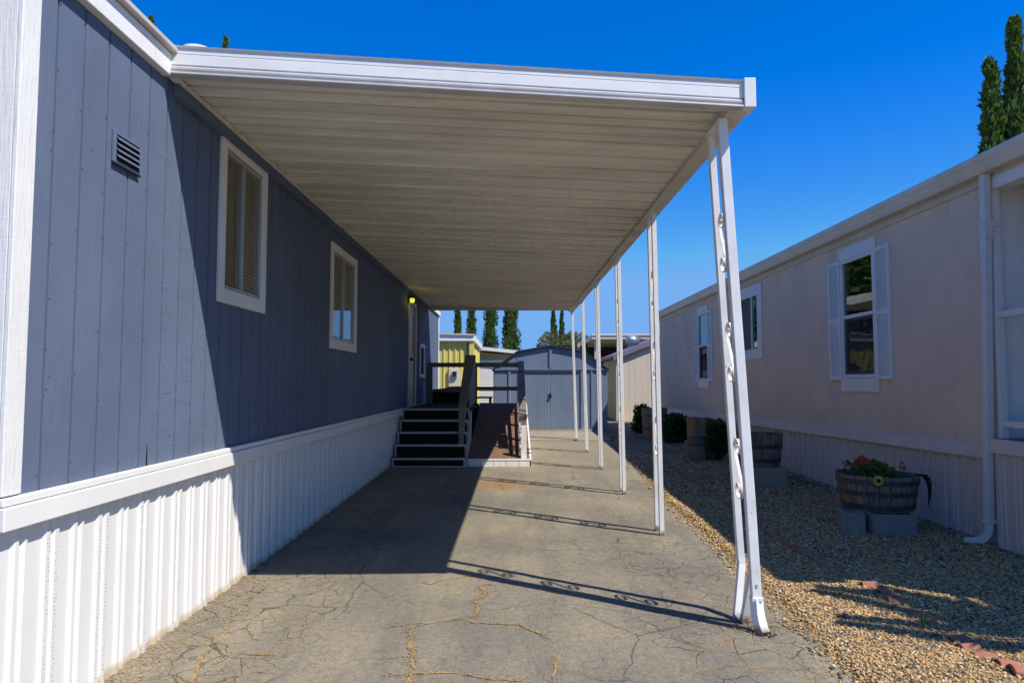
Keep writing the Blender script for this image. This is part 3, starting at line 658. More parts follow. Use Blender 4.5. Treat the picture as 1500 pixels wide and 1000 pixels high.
# ------------------------------------------------------------------ carport
CY1 = 15.9
def FY(x): return 3.80 + (x+2.0)*.047            # front edge
def zc(x, y): return 3.275 - (x+1.98)*.0338 + (y-3.9)*.0033   # underside of the pans
cport = thing('carport', 'white metal lean-to carport with ribbed ceiling on ornamental scroll posts', 'carport', (0, 9.9, gz(9.9)))
def SK(x, y): return y + (FY(x)-3.80)*(1-(y-3.82)/12.1)
m = MB(); y = 3.845; prof = []
pat = [(0,0),(.126,.004),(.127,.034),(.148,.034),(.149,-.004),(.240,.0),(.241,-.012),(.249,-.012),(.252,.045),(.298,.045),(.305,0)]
while y < CY1 - .02:
    for q, h in pat[:-1]:
        if y + q < CY1: prof.append((y+q, h))
    y += .305
prof.append((CY1, 0)); XR = 1.34
for (a, ha), (b, hb) in zip(prof[:-1], prof[1:]):
    m.quad((-1.99, SK(-1.99, a), zc(-1.99, a)+ha), (XR, SK(XR, a), zc(XR, a)+ha), (XR, SK(XR, b), zc(XR, b)+hb), (-1.99, SK(-1.99, b), zc(-1.99, b)+hb))
T = .055
m.hexa([(-1.99, 3.85, zc(-1.99,3.9)+T), (XR, 4.0, zc(XR,3.9)+T), (XR, CY1, zc(XR,CY1)+T), (-1.99, CY1, zc(-1.99,CY1)+T)],
       [(-1.99, 3.85, zc(-1.99,3.9)+T+.012), (XR, 4.0, zc(XR,3.9)+T+.012), (XR, CY1, zc(XR,CY1)+T+.012), (-1.99, CY1, zc(-1.99,CY1)+T+.012)])
m.build('roof_panel', M['ceil'], cport, fix=False)
# pan ends: little angle along the wall
m = MB(); m.hexa([(-1.985,3.84,3.252),(-1.935,3.84,3.252),(-1.935,CY1,3.29),(-1.985,CY1,3.29)], [(-1.985,3.84,3.262),(-1.935,3.84,3.262),(-1.935,CY1,3.302),(-1.985,CY1,3.308)])
m.build('wall_channel', M['ceil'], cport)
# front fascia: flat upper band, shallow gutter curve under it
def FL(x, ztop, dz=0):
    return lambda p: (x, FY(x) - p[0], ztop + p[1])
up = [(0,-.009),(.016,-.004),(.018,.0),(.0,.003),(-.10,.003),(-.10,-.11),(.004,-.11),(.006,-.105),(.006,-.050),(.003,-.046),(.006,-.042),(.006,-.02)]
zt0, zt1 = 3.428, 3.290
m = MB(); m.sweep(up, FL(-2.0, zt0), FL(1.362, zt1)); m.build('front_fascia', M['white_metal'], cport)
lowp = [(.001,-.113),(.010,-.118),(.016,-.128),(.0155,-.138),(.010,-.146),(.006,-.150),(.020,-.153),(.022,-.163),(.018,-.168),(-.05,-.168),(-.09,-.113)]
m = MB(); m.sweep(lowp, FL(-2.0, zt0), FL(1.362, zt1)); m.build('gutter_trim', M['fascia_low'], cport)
m = MB(); m.box(1.364, 1.432, FY(1.4)-.028, FY(1.4)+.10, 3.122, 3.300); m.build('corner_cap', M['white_metal'], cport, bevel=.004)
# outer beam
m = MB(); zb0, zb1 = 3.115, 3.165
def beam(x0, x1, h0, h1):
    m.hexa([(x0,3.99,zb0+h0),(x1,3.99,zb0+h0),(x1,CY1,zb1+h0),(x0,CY1,zb1+h0)], [(x0,3.99,zb0+h1),(x1,3.99,zb0+h1),(x1,CY1,zb1+h1),(x0,CY1,zb1+h1)])
beam(1.285, 1.405, 0, .012); beam(1.285, 1.295, .012, .075); beam(1.392, 1.405, .012, .165); beam(1.30, 1.392, .012, .06)
m.build('side_beam', M['beam'], cport)
m = MB(); m.box(-1.97, 1.40, CY1+.001, CY1+.05, 3.20, 3.40); m.build('rear_fascia', M['beam'], cport, bevel=.004)

# scroll posts
def scroll_pts(yc, zc_, h, w, flip=1):
    half = []
    for i in range(40):             # diagonal stem, then a curl winding inwards
        th = R(-28 + i*11.5); r = .062 - .0011*i; half.append((-.014 + r*math.cos(th), .122 + r*math.sin(th)))
    half = [(half[0][0]*t/5, half[0][1]*t/5) for t in range(5)] + half
    full = [(-a, -b) for a, b in half[:0:-1]] + half
    return [(yc + flip*a*w/.152, zc_ + b*h/.37) for a, b in full]
def xlean(xt, xb, z, zt, zb_): return xt + (xb-xt)*(zt-z)/(zt-zb_)
def scroll_post(x_top, x_bot, y, zt, zb_, bent=False):
    p = MB(); p.box(x_top-.03, x_top+.03, y-.13, y+.13, zt-.012, zt+.001)
    post = p.build('ornamental_post', M['post'], cport)
    S = .042; G = .20
    if not bent:
        for sgn in (-1, 1):
            u = MB(); u.path([(x_bot, y+sgn*G/2, zb_-.03), (x_top, y+sgn*G/2, zt-.012)], S, S, (1,0,0)); u.build('upright', M['post'], post, bevel=.003)
    else:
        u = MB(); u.path([(1.36, 4.27, zb_-.03), (1.43, 4.36, .37), (1.425, 4.365, .42), (x_top, 4.36, zt-.012)], S, S, (1,0,0)); u.build('upright', M['post'], post, bevel=.003)
        u = MB(); u.path([(1.385, 4.225, zb_-.03), (1.438, 4.16, .40), (1.43, 4.155, .46), (x_top, 4.155, zt-.012)], S, S, (1,0,0)); u.build('upright', M['post'], post, bevel=.003)
    H = zt - zb_
    for q in (.76, .535, .30):
        z = zb_ + H*q
        for _ in (0,):
            u = MB(); pts = scroll_pts(y, z, .39, G-S)
            u.path([(xlean(x_top, x_bot, zz, zt, zb_), yq, zz) for yq, zz in pts], .020, .005, (1,0,0)); u.build('scroll', M['rust'], post, fix=False)
    return post
PY = [(4.26, 1.285, 1.437), (6.57, 1.345, 1.385), (8.75, 1.345, 1.388), (10.95, 1.345, 1.392), (13.3, 1.35, 1.42), (15.7, 1.355, 1.44)]
for i, (y, xt, xb) in enumerate(PY):
    o = scroll_post(xt, xb, y, zb0 + (zb1-zb0)*(y-3.99)/(CY1-3.99), gz(y), i == 0)
    if i == 0: o['label'] = 'bent front scroll post kinked near the ground'
# front downspout with its kicked-out boot
m = MB(); m.path([(1.425, 4.095, .24), (1.40, 4.095, .80), (1.278, 4.10, 3.114)], .056, .046, (1,0,0)); ds = m.build('downspout', M['post'], cport, bevel=.004)
m = MB(); m.path([(1.425, 4.095, .245), (1.428, 4.088, .17), (1.431, 4.07, .12), (1.438, 4.045, .072), (1.446, 4.028, .056)], .062, .052, (.85,.5,0)); m.build('boot', M['post'], ds, bevel=.004)
m = MB(); m.box(1.394, 1.456, 4.064, 4.126, .232, .25); m.build('strap', M['white_metal'], ds)
m = MB(); m.box(1.417, 1.429, 4.068, 4.0715, .31, .33); m.build('rust_spot', M['rust'], ds)
cr = MB()
for _ in range(26):
    a = random.uniform(0, 6.28); r = random.uniform(0, .06); cx = random.choice([(1.475,4.03),(1.37,4.25),(1.40,4.22)]); s = random.uniform(.006,.016)
    x, y = cx[0]+r*math.cos(a), cx[1]+.6*r*math.sin(a); z = asp(x, y); cr.hexa([(x-s,y-s,z-.004),(x+s,y-s*.6,z-.004),(x+s*.8,y+s,z-.004),(x-s,y+s*.7,z-.004)], [(x-s*.5,y-s*.5,z+s*.7),(x+s*.6,y-s*.3,z+s*.6),(x+s*.3,y+s*.5,z+s*.8),(x-s*.6,y+s*.4,z+s*.5)])
tag(cr.build('rust_crumbs', M['rustdark'], cport), kind='stuff')
# ------------------------------------------------------------------ entry steps, platform and ramp
deck = thing('entry_steps', 'wooden entry steps with black treads beside a brown carpeted ramp and grey railings', 'steps', (-1, 12.5, gz(12.5)))
SX0, SX1 = -1.965, -.775
ST = [(11.12, .295), (11.37, .490), (11.62, .680), (11.86, .870), (12.10, 1.055)]   # nosing y, top z
for k, (y, z) in enumerate(ST):
    yb = ST[k+1][0] if k < 4 else 12.35; zlow = gz(11.1) if k == 0 else ST[k-1][1]
    m = MB(); m.box(SX0, SX1, y+.002, yb+.02, z-.03, z); m.box(SX0, SX1, y-.012, y+.001, z-.034, z+.003, 1); m.build('stair_tread', [M['tread'], M['deckpale']], deck)
    m = MB(); m.box(SX0+.03, SX1-.03, y+.02, y+.035, zlow, z-.031); m.box(SX0, SX0+.03, y+.004, y+.036, zlow+.001, z-.032, 1); m.box(SX1-.032, SX1, y+.004, y+.036, zlow+.001, z-.032, 1)
    if k == 0: m.box(SX0, SX1-.034, y-.004, y+.018, zlow-.03, zlow+.022, 1)
    m.build('stair_riser', [M['tread'], M['deckpale']], deck)
m = MB(); m.prism([(SX1+.002, 11.13, .1), (SX1+.002, 12.4, .1), (SX1+.002, 12.4, 1.0), (SX1+.002, 12.12, 1.0), (SX1+.002, 11.13, .26)], (.022, 0, 0)); m.build('stringer', M['deckpale'], deck, bevel=.003)
m = MB(); m.box(SX0, -.76, 12.36, 15.25, 1.0, 1.052); m.box(SX0, -.76, 15.23, 15.26, .25, .998, 1); m.build('platform', [M['tread'], M['deckgrey']], deck)
m = MB(); RX0, RX1 = -.745, .265; ry0, rz0, ry1, rz1 = 11.27, .262, 15.2, 1.06
m.hexa([(RX0,ry0,rz0-.05),(RX1,ry0,rz0-.05),(RX1,ry1,rz1-.05),(RX0,ry1,rz1-.05)], [(RX0,ry0,rz0),(RX1,ry0,rz0),(RX1,ry1,rz1),(RX0,ry1,rz1)])
m.box(RX0, RX1, 15.2, 15.32, .22, 1.045); m.build('ramp_surface', M['ramp'], deck)
m = MB()
for k in range(5):
    a = RX0 - .0 + k*.208; m.box(a+.003, a+.205, ry0-.03, ry0-.004, gz(11.2)-.03, .236)
m.box(RX0, .295, ry0-.036, ry0+.01, .239, .266); m.build('ramp_front_board', M['deckwhite'], deck, bevel=.003)
m = MB(); m.hexa([(RX1+.002,ry0-.03,.08),(RX1+.03,ry0-.03,.08),(RX1+.03,ry1,.15),(RX1+.002,ry1,.15)], [(RX1+.002,ry0-.03,rz0-.0),(RX1+.03,ry0-.03,rz0-.0),(RX1+.03,ry1,rz1),(RX1+.002,ry1,rz1)]); m.build('ramp_side_board', M['deckwhite'], deck)
def rz(y): return rz0 + (rz1-rz0)*(y-ry0)/(ry1-ry0)
# right-hand railing: five posts stepping down under a sloping rail
for k, y in enumerate((11.34, 12.3, 13.25, 14.2, 15.15)):
    top = .80 + (1.93-.80)*(y-11.34)/(15.15-11.34)
    m = MB(); m.box(.125, .215, y-.045, y+.045, rz(y)-.02, top); m.build('rail_post', M['deckwhite'] if k == 0 else M['railbrown'], deck, bevel=.004)
def rtop(y): return .80 + (1.93-.80)*(y-11.34)/(15.15-11.34)
m = MB(); ysg = [11.62, 12.5, 13.4, 14.3, 15.2]
for a, b in zip(ysg[:-1], ysg[1:]): m.bar((.165, a, rtop(a)+.03), (.165, b-.02, rtop(b)+.005), .13, .09, (1,0,0))
m.build('handrail', M['railbrown'], deck, bevel=.004)
m = MB(); m.bar((.115, 11.45, rz(11.45)+.26), (.115, 15.1, rz(15.1)+.42), .022, .09, (1,0,0)); m.build('guard_rail', M['deckpale'], deck, bevel=.003)
m = MB(); m.bar((.115, 11.45, rz(11.45)+.09), (.115, 15.1, rz(15.1)+.12), .022, .07, (1,0,0)); m.build('guard_rail', M['deckpale'], deck, bevel=.003)
# back railing of the platform
m = MB(); m.box(-1.92, .19, 15.16, 15.20, 1.855, 1.955); m.build('handrail', M['railbrown'], deck, bevel=.004)
m = MB(); m.box(-.92, .14, 15.16, 15.195, 1.335, 1.425); m.build('guard_rail', M['railbrown'], deck, bevel=.004)
m = MB(); m.prism([(-1.80,15.17,1.30),(-.95,15.17,1.30),(-.95,15.17,1.395),(-1.1,15.17,1.43),(-1.35,15.17,1.43),(-1.55,15.17,1.385),(-1.80,15.17,1.365)], (0,.03,0)); m.build('guard_rail', M['deckgrey'], deck)
m = MB(); m.box(-1.80, -.95, 15.205, 15.23, 1.053, 1.30); m.build('kick_board', M['tread'], deck)
m = MB(); m.box(-1.93, -1.79, 15.10, 15.16, 1.05, 1.86); m.build('rail_post', M['deckgrey'], deck, bevel=.004)
m = MB(); m.box(-.90, -.80, 15.08, 15.155, 1.05, 1.86); m.build('rail_post', M['railbrown'], deck, bevel=.004)
# wide sloping rail between steps and ramp
m = MB(); m.hexa([(-.915,11.40,1.10),(-.785,11.40,1.10),(-.735,13.3,1.96),(-.935,13.3,1.96)], [(-.915,11.40,1.165),(-.785,11.40,1.165),(-.735,13.3,2.05),(-.935,13.3,2.05)]); m.build('handrail', M['railbrown'], deck, bevel=.006)
m = MB(); m.hexa([(-.80,12.2,1.06),(-.775,12.2,1.06),(-.735,13.3,1.15),(-.76,13.3,1.15)], [(-.80,12.2,1.46),(-.775,12.2,1.46),(-.735,13.3,1.955),(-.76,13.3,1.955)]); m.build('side_panel', M['railbrown'], deck)
m = MB(); m.hexa([(-.905,11.40,.30),(-.845,11.40,.30),(-.845,11.47,.30),(-.905,11.47,.30)], [(-.912,11.40,1.10),(-.785,11.40,1.10),(-.785,11.49,1.12),(-.912,11.49,1.12)]); m.build('rail_post', M['deckgrey'], deck, bevel=.004)
m = MB(); m.box(-.86, -.77, 13.2, 13.29, 1.05, 1.96); m.build('rail_post', M['railbrown'], deck, bevel=.004)

# ------------------------------------------------------------------ the greige home on the right
XR_ = 4.28; RY0, RY1, RYP = 3.65, 19.92, 6.04
RW = lambda s, d, z: (XR_ - d, s, z)
rh = thing('mobile_home', 'shaded greige mobile home with shuttered windows and cream gutter, barrel planters along its side', 'mobile home', (7, 12, gz(12)))
def zband(s): return .957 - .0115*(s-6.3)
A1 = (8.04, 8.83, 1.585, 3.06); A2 = (14.98, 15.71, 1.585, 3.06); A3 = (11.90, 12.88, 2.075, 3.10)
m = MB(); prr = [(RYP, 0)]
s = RYP + .10; k = 0
while s < RY1 - .02:
    wdt, dp = (.010, .004) if k % 12 == 5 else (.007, .0012)
    prr += [(s-wdt/2, 0), (s-wdt/2+.002, -dp), (s+wdt/2-.002, -dp), (s+wdt/2, 0)]; s += .1016; k += 1
prr.append((RY1, 0))
pwall(m, RW, prr, zband, 3.42, [A1, A2, A3])
for (a, b, z0, z1) in (A1, A2, A3):
    for q in (a, b): m.quad(RW(q,0,z0), RW(q,-.09,z0), RW(q,-.09,z1), RW(q,0,z1))
    for z in (z0, z1): m.quad(RW(a,0,z), RW(b,0,z), RW(b,-.09,z), RW(a,-.09,z))
m.quad((XR_, RY1, .5), (10, RY1, .5), (10, RY1, 3.45), (XR_, RY1, 3.45)); m.quad((10, RY0, .5), (10, RY1, .5), (10, RY1, 3.45), (10, RY0, 3.45)); m.quad((4.62, RY0, .8), (10, RY0, .8), (10, RY0, 3.45), (4.62, RY0, 3.45))
m.quad((XR_+.01, RY0, .78), (10, RY0, .78), (10, RY1, .78), (XR_+.01, RY1, .78))
m.build('siding', M['greige'], rh, fix=False)
m = MB(); m.box(XR_+.001, 4.62, RYP+.001, RYP+.06, 1.0, 3.4); m.box(4.575, 4.62, RY0, RYP-.002, 1.0, 3.4); m.build('porch_recess_wall', M['greige_trim'], rh)
m = MB(); m.box(XR_-.02, XR_+.05, RYP-.04, RYP-.001, 1.0, 3.30); m.build('corner_trim', M['greige_trim'], rh, bevel=.004)
m = MB(); m.box(XR_-.03, XR_+.12, RY0, RYP-.03, 3.215, 3.325); m.build('porch_header', M['greige_trim'], rh, bevel=.005)
for z in (2.075, 1.12):
    m = MB(); m.box(XR_-.012, XR_+.028, RY0, RYP-.042, z, z+.055); m.build('porch_rail', M['greige_trim'], rh, bevel=.004)
m = MB(); m.box(XR_-.07, 4.6, RY0, RYP-.02, .99, 1.02); m.build('porch_floor', M['deckgrey'], rh)
m = MB(); m.box(4.545, 4.575, 5.05, 5.93, 1.03, 3.10); pd = m.build('patio_door', M['white_metal'], rh, bevel=.004)
m = MB(); m.box(4.535, 4.544, 5.15, 5.83, 1.15, 3.0); m.build('pane', M['glass_tinted'], pd)
m = MB()
for s0, s1 in ((RYP, RY1),):
    m.hexa([RW(s0,-.01,zband(s0)-.135), RW(s1,-.01,zband(s1)-.155), RW(s1,.030,zband(s1)-.155), RW(s0,.030,zband(s0)-.135)], [RW(s0,-.01,zband(s0)), RW(s1,-.01,zband(s1)), RW(s1,.022,zband(s1)), RW(s0,.022,zband(s0))])
m.box(XR_-.085, XR_-.02, RY0, RYP+.04, .89, 1.015)
m.build('skirting_band', M['greige_band'], rh, bevel=.004)
m = MB(); pr, pfn = ribs(RYP, RY1, .36, .1, .019, -.022)
pwall(m, RW, pr, lambda s: gz(s)-.05, lambda s: zband(s)-.13, (), lambda s: pfn(s) if int((s-RYP)/.36) % 4 == 0 else 0)
pr, pfn = ribs(RY0, RYP+.02, .36, .12, .012, .05)
pwall(m, RW, pr, lambda s: gz(s)-.05, .92, (), pfn)
m.quad(RW(RYP+.02,.05,0), RW(RYP+.02,-.03,0), RW(RYP+.02,-.03,.92), RW(RYP+.02,.05,.92)); m.quad((XR_, RY1, .1), (10, RY1, .1), (10, RY1, .9), (XR_, RY1, .9)); m.quad((XR_, RY0, 0), (10, RY0, 0), (10, RY0, .9), (XR_, RY0, .9))
m.build('skirting', [M['skirt_r'], M['skirt_r_perf']], rh, fix=False)
m = MB(); m.box(XR_-.022, XR_+.01, RY0, RY1, 3.286, 3.40); m.build('eave_trim', M['gutter'], rh, bevel=.004)
m = MB(); gp = [(.0,.0),(.02,.0),(.025,-.012),(.022,-.05),(.005,-.075),(-.005,-.11),(-.03,-.155),(-.10,-.155),(-.16,-.155),(-.16,.0),(-.13,.0),(-.12,-.13),(-.03,-.13),(-.01,-.1)]
GX = 4.115
m.sweep(gp, lambda p: (GX-p[0]+.01, RY0-.03, 3.512+p[1]), lambda p: (GX-p[0]+.01, RY1+.04, 3.527+p[1])); m.build('gutter', M['gutter'], rh)
m = MB(); m.hexa([(4.12,RY0-.02,3.44),(10.1,RY0-.02,3.44),(10.1,RY1+.03,3.455),(4.12,RY1+.03,3.455)], [(4.12,RY0-.02,3.50),(10.1,RY0-.02,3.72),(10.1,RY1+.03,3.735),(4.12,RY1+.03,3.515)]); m.build('roof', M['roofing'], rh)
# downspout
m = MB(); m.path([(4.205, 6.0, 3.36), (4.205, 6.01, 2.9), (4.205, 6.13, .26)], .062, .066, (1,0,0)); ds = m.build('downspout', M['downspout'], rh, bevel=.006)
m = MB(); m.path([(4.205, 6.13, .27), (4.203, 6.14, .19), (4.18, 6.16, .13), (4.12, 6.20, .095), (4.05, 6.24, .085)], .07, .064, (.5,.8,0)); m.build('boot', M['downspout'], ds, bevel=.005)
m = MB(); m.box(4.168, 4.30, 6.09, 6.17, .27, .30); m.build('strap', M['greige_trim'], ds)
m = MB(); m.box(4.172, 4.238, 5.970, 6.050, 2.77, 2.94); m.box(4.2385, 4.29, 5.972, 5.975, 2.885, 2.94); m.build('tape_patch', M['tape'], ds)

def shutters(o, full=True):
    a, b, z0, z1 = o
    f = MB(); frame(f, RW, a-.02, b+.02, z0-.02, z1+.02, .045, -.03, .022)
    win = f.build('window', M['greige_trim'], rh, bevel=.003)
    zm = z0 + (z1-z0)*.515
    m = MB(); wb(m, RW, a+.025, b-.025, -.02, .012, zm-.025, zm+.02); m.build('meeting_rail', M['greige_trim'], win, bevel=.003)
    m = MB(); frame(m, RW, a+.027, b-.027, z0+.027, zm-.027, .03, -.035, -.005); m.build('lower_sash', M['grey_trim'], win, bevel=.002)
    m = MB(); wb(m, RW, a+.027, b-.027, -.012, -.008, zm+.021, z1-.026); m.build('pane', M['glass_tinted'], win)
    m = MB(); wb(m, RW, a+.057, b-.057, -.026, -.022, z0+.057, zm-.057); m.build('pane', M['glass_tinted'], win)
    m = MB(); wb(m, RW, a+.02, b-.02, -.088, -.084, z0+.02, z1-.02); m.build('curtain_and_dark_backing', M['screen'], win)  # flat dark backing sheet added in place of the dim room
    m = MB(); m.quad(RW(a+.03,.002,z0+.03), RW(b-.03,.002,z0+.03), RW(b-.03,.002,zm-.03), RW(a+.03,.002,zm-.03)); m.build('insect_screen', M['meshscreen'], win, fix=False)
    m = MB(); wb(m, RW, a-.06, b+.06, .001, .020, z1+.022, z1+.175); m.build('header_board', M['greige_trim'], win, bevel=.003)
    m = MB(); wb(m, RW, a-.06, b+.06, .001, .022, z0-.19, z0-.023); m.build('sill_board', M['greige_trim'], win, bevel=.003)
    for (s0, s1) in ((a-.355, a-.03), (b+.03, b+.355)):
        m = MB(); frame(m, RW, s0, s1, z0-.04, z1+.03, .045, .001, .030); zmid = (z0+z1)/2; wb(m, RW, s0+.046, s1-.046, .001, .028, zmid-.03, zmid+.03)
        wb(m, RW, s0+.045, s1-.045, .001, .008, z0, z1)
        for (p, q) in ((z0+.008, zmid-.032), (zmid+.032, z1-.018)):
            z = p
            while z < q - .02:
                m.hexa([RW(s0+.046,.009,z), RW(s1-.046,.009,z), RW(s1-.046,.026,z), RW(s0+.046,.026,z)], [RW(s0+.046,.009,z+.026), RW(s1-.046,.009,z+.026), RW(s1-.046,.012,z+.026), RW(s0+.046,.012,z+.026)]); z += .030
        m.build('shutter', M['greige_trim'], win)
shutters(A1); shutters(A2)
a, b, z0, z1 = A3
f = MB(); frame(f, RW, a-.22, b+.12, z0-.15, z1+.14, .10, .001, .024, 0, .13); frame(f, RW, a-.12, b+.02, z0-.02, z1+.04, .10, .001, .018, 0, .02); win = f.build('window', M['greige_trim'], rh, bevel=.003)
m = MB(); frame(m, RW, a, b, z0, z1, .03, -.05, .012); wb(m, RW, 12.20, 12.24, -.045, .01, z0+.03, z1-.03); m.build('sash', M['greige_trim'], win, bevel=.002)
m = MB(); wb(m, RW, a+.03, 12.20, -.015, -.011, z0+.03, z1-.03); m.build('pane', M['glass_tinted'], win)
m = MB(); wb(m, RW, 12.24, b-.03, -.03, -.026, z0+.03, z1-.03); m.build('insect_screen', M['screen'], win)
m = MB(); wb(m, RW, a, b, -.088, -.084, z0, z1); m.build('curtain_and_dark_backing', M['screen'], win)  # dark backing added behind the panes, standing for the unlit interior

# ------------------------------------------------------------------ blue garden shed
sh = thing('garden_shed', 'blue metal garden shed with double doors and low barn roof behind the ramp', 'shed', (.99, 19.3, .285))
FYs = 18.2; SC = .99; zb = .285
m = MB(); SWm = lambda s, d, z: (s, FYs - d, z)
pat = [(-1.5,0),(-1.13,0),(-1.12,.03),(-1.075,.03),(-1.06,0),(-.86,0),(-.85,.03),(-.80,.03),(-.79,0),(-.74,0)]
left = [(SC+a, dd) for a, dd in pat]; right = [(SC-a, dd) for a, dd in pat][::-1]
pwall(m, SWm, left, zb, 1.84); pwall(m, SWm, right, zb, 1.84)
for x in (SC-1.5, SC+1.5):
    mp = lambda s, d, z, x=x: (x + (d if x > SC else -d), s, z); pwall(m, mp, [(FYs+i*.3+o, h) for i in range(8) for o, h in ((0,0),(.11,0),(.125,.025),(.165,.025),(.18,0))], zb, 1.86)
m.quad((SC-1.5, 20.6, zb), (SC+1.5, 20.6, zb), (SC+1.5, 20.6, 1.86), (SC-1.5, 20.6, 1.86))
m.build('wall', M['shed'], sh, fix=False)
KN, RG = (.885, 2.335), (0, 2.495)
gpl = [(SC-1.5,1.84),(SC+1.5,1.84),(SC+1.5,1.87),(SC+KN[0],KN[1]-.02),(SC,RG[1]-.02),(SC-KN[0],KN[1]-.02),(SC-1.5,1.87)]
m = MB(); m.prism([(x, FYs+.004, z) for x, z in gpl], (0,.03,0)); m.build('gable_panel', M['shed'], sh)
m = MB(); m.prism([(x, 20.57, z) for x, z in gpl], (0,.03,0)); m.build('gable_panel', M['shed'], sh)
m = MB(); m.box(SC-.035, SC+.035, FYs-.03, FYs+.003, 1.90, 2.46); m.build('gable_strip', M['shed'], sh, bevel=.006)
for x in (SC-KN[0], SC+KN[0]):
    m = MB(); m.box(x-.012, x+.012, FYs-.008, FYs+.003, 1.90, 2.31); m.build('gable_strip', M['shed'], sh)
m = MB(); rp = [(-1.56,1.855),(-KN[0]-.01,KN[1]+.012),(0,RG[1]+.012),(KN[0]+.01,KN[1]+.012),(1.56,1.855)]
for (a, za), (b, zb_) in zip(rp[:-1], rp[1:]):
    m.hexa([(SC+a,FYs-.07,za-.02),(SC+b,FYs-.07,zb_-.02),(SC+b,20.68,zb_-.02),(SC+a,20.68,za-.02)], [(SC+a,FYs-.07,za+.008),(SC+b,FYs-.07,zb_+.008),(SC+b,20.68,zb_+.008),(SC+a,20.68,za+.008)])
m.build('roof', M['shed_dark'], sh)
m = MB(); m.box(SC-1.52, SC+1.52, FYs-.045, FYs+.002, 1.845, 1.885); m.build('eave_flashing', M['shed'], sh, bevel=.004)
m = MB(); m.box(SC-.76, SC+.76, FYs-.05, FYs-.006, 1.79, 1.838); m.build('door_track', M['shed_dark'], sh)
for sg in (-1, 1):
    m = MB(); x0, x1 = sorted((SC+sg*.003, SC+sg*.735)); pr = [(x0, 0)]; s = x0+.06
    while s < x1-.05: pr += [(s,0),(s+.008,.0025),(s+.018,.0025),(s+.026,0)]; s += .073
    pr.append((x1, 0)); pwall(m, lambda s, d, z: (s, FYs-.02-d, z), pr, zb+.012, 1.80)
    dr = m.build('door', M['shed'], sh, fix=False)
m = MB(); m.box(SC-.05, SC+.005, FYs-.05, FYs-.027, 1.20, 1.225); m.lathe(SC-.005, FYs-.055, [(.02,1.12),(.035,1.135),(.035,1.175),(.02,1.19)], 12); m.build('padlock', M['brass'], sh)
m = MB(); m.box(SC-1.5, SC+1.5, FYs-.03, FYs+.03, .262, .284); m.build('floor_sill', M['lap'], sh)

# ------------------------------------------------------------------ buildings beyond
ye = thing('mobile_home', 'olive yellow ribbed mobile home with white fascia behind the entry railing', 'mobile home', (-5, 27, gz(27)))
m = MB(); pr = []; s = -9.0
while s < -1.5: pr += [(s,0),(s+.12,0),(s+.135,.028),(s+.185,.028),(s+.20,0)]; s += .2
pr = [q for q in pr if q[0] < -1.5] + [(-1.49, 0)]
pwall(m, lambda s, d, z: (s, 24-d, z), pr, .2, 3.02)
pr2 = [(24+i*.2+o, h) for i in range(28) for o, h in ((0,0),(.12,0),(.135,.028),(.185,.028))]; pwall(m, lambda s, d, z: (-1.49+d, s, z), pr2, .2, 3.02)
m.quad((-9,24,.2),(-9,29.6,.2),(-9,29.6,3),(-9,24,3)); m.quad((-9,29.6,.2),(-1.49,29.6,.2),(-1.49,29.6,3),(-9,29.6,3)); m.build('siding', M['yellow'], ye, fix=False)
m = MB(); m.hexa([(-9.2,23.85,2.99),(-1.42,23.85,2.975),(-1.42,23.9,2.975),(-9.2,23.9,2.99)], [(-9.2,23.85,3.30),(-1.42,23.85,3.16),(-1.42,23.9,3.16),(-9.2,23.9,3.30)])
m.box(-1.44, -1.36, 23.86, 29.7, 2.97, 3.165); m.build('fascia_board', M['white'], ye, bevel=.004)
m = MB(); m.hexa([(-9.3,23.8,3.31),(-1.36,23.8,3.168),(-1.36,29.75,3.168),(-9.3,29.75,3.31)], [(-9.3,23.8,3.42),(-1.36,23.8,3.22),(-1.36,29.75,3.22),(-9.3,29.75,3.42)]); m.build('roof', M['gutter'], ye)
m = MB(); m.box(-2.26, -1.87, 23.9, 23.965, 1.38, 2.02); mp_ = m.build('meter_panel', M['cream'], ye, bevel=.01)
m = MB(); m.box(-2.12, -1.96, 23.82, 23.898, 1.70, 1.92); m.box(-2.10, -2.0, 23.80, 23.819, 1.73, 1.9, 1); m.build('meter', [M['galv'], M['black']], mp_)
m = MB(); m.box(-1.55, -1.38, 23.90, 23.968, .3, 2.96); m.build('corner_trim', M['yellow'], ye, bevel=.006)
m = MB(); m.box(-1.64, -1.60, 23.93, 23.967, .4, 2.9); m.build('downspout', M['patio'], ye)

la = thing('garage', 'white lap sided garage with a low sloping roof behind the blue shed', 'garage', (1, 33, gz(33)))
m = MB(); z = .35
while z < 2.55:
    for (x0, x1) in ((-1.55, 3.0),): m.hexa([(x0,30.98,z),(x1,30.98,z),(x1,31.05,z),(x0,31.05,z)], [(x0,31.01,z+.098),(x1,31.01,z+.098),(x1,31.05,z+.098),(x0,31.05,z+.098)])
    z += .10
m.box(-1.55, 3.0, 31.06, 36, .3, 2.55); m.build('lap_siding', M['lap'], la)
m = MB(); m.prism([(-1.55,31.03,2.56),(3.0,31.03,2.56),(3.0,31.03,2.6),(-1.55,31.03,2.9)], (0,4.9,0)); m.build('gable_panel', M['cream_shade'], la)
m = MB(); m.hexa([(-1.8,30.66,3.02),(3.4,30.66,2.50),(3.4,36.3,2.50),(-1.8,36.3,3.02)], [(-1.8,30.66,3.17),(3.4,30.66,2.65),(3.4,36.3,2.65),(-1.8,36.3,3.17)]); m.build('roof', M['lap'], la)

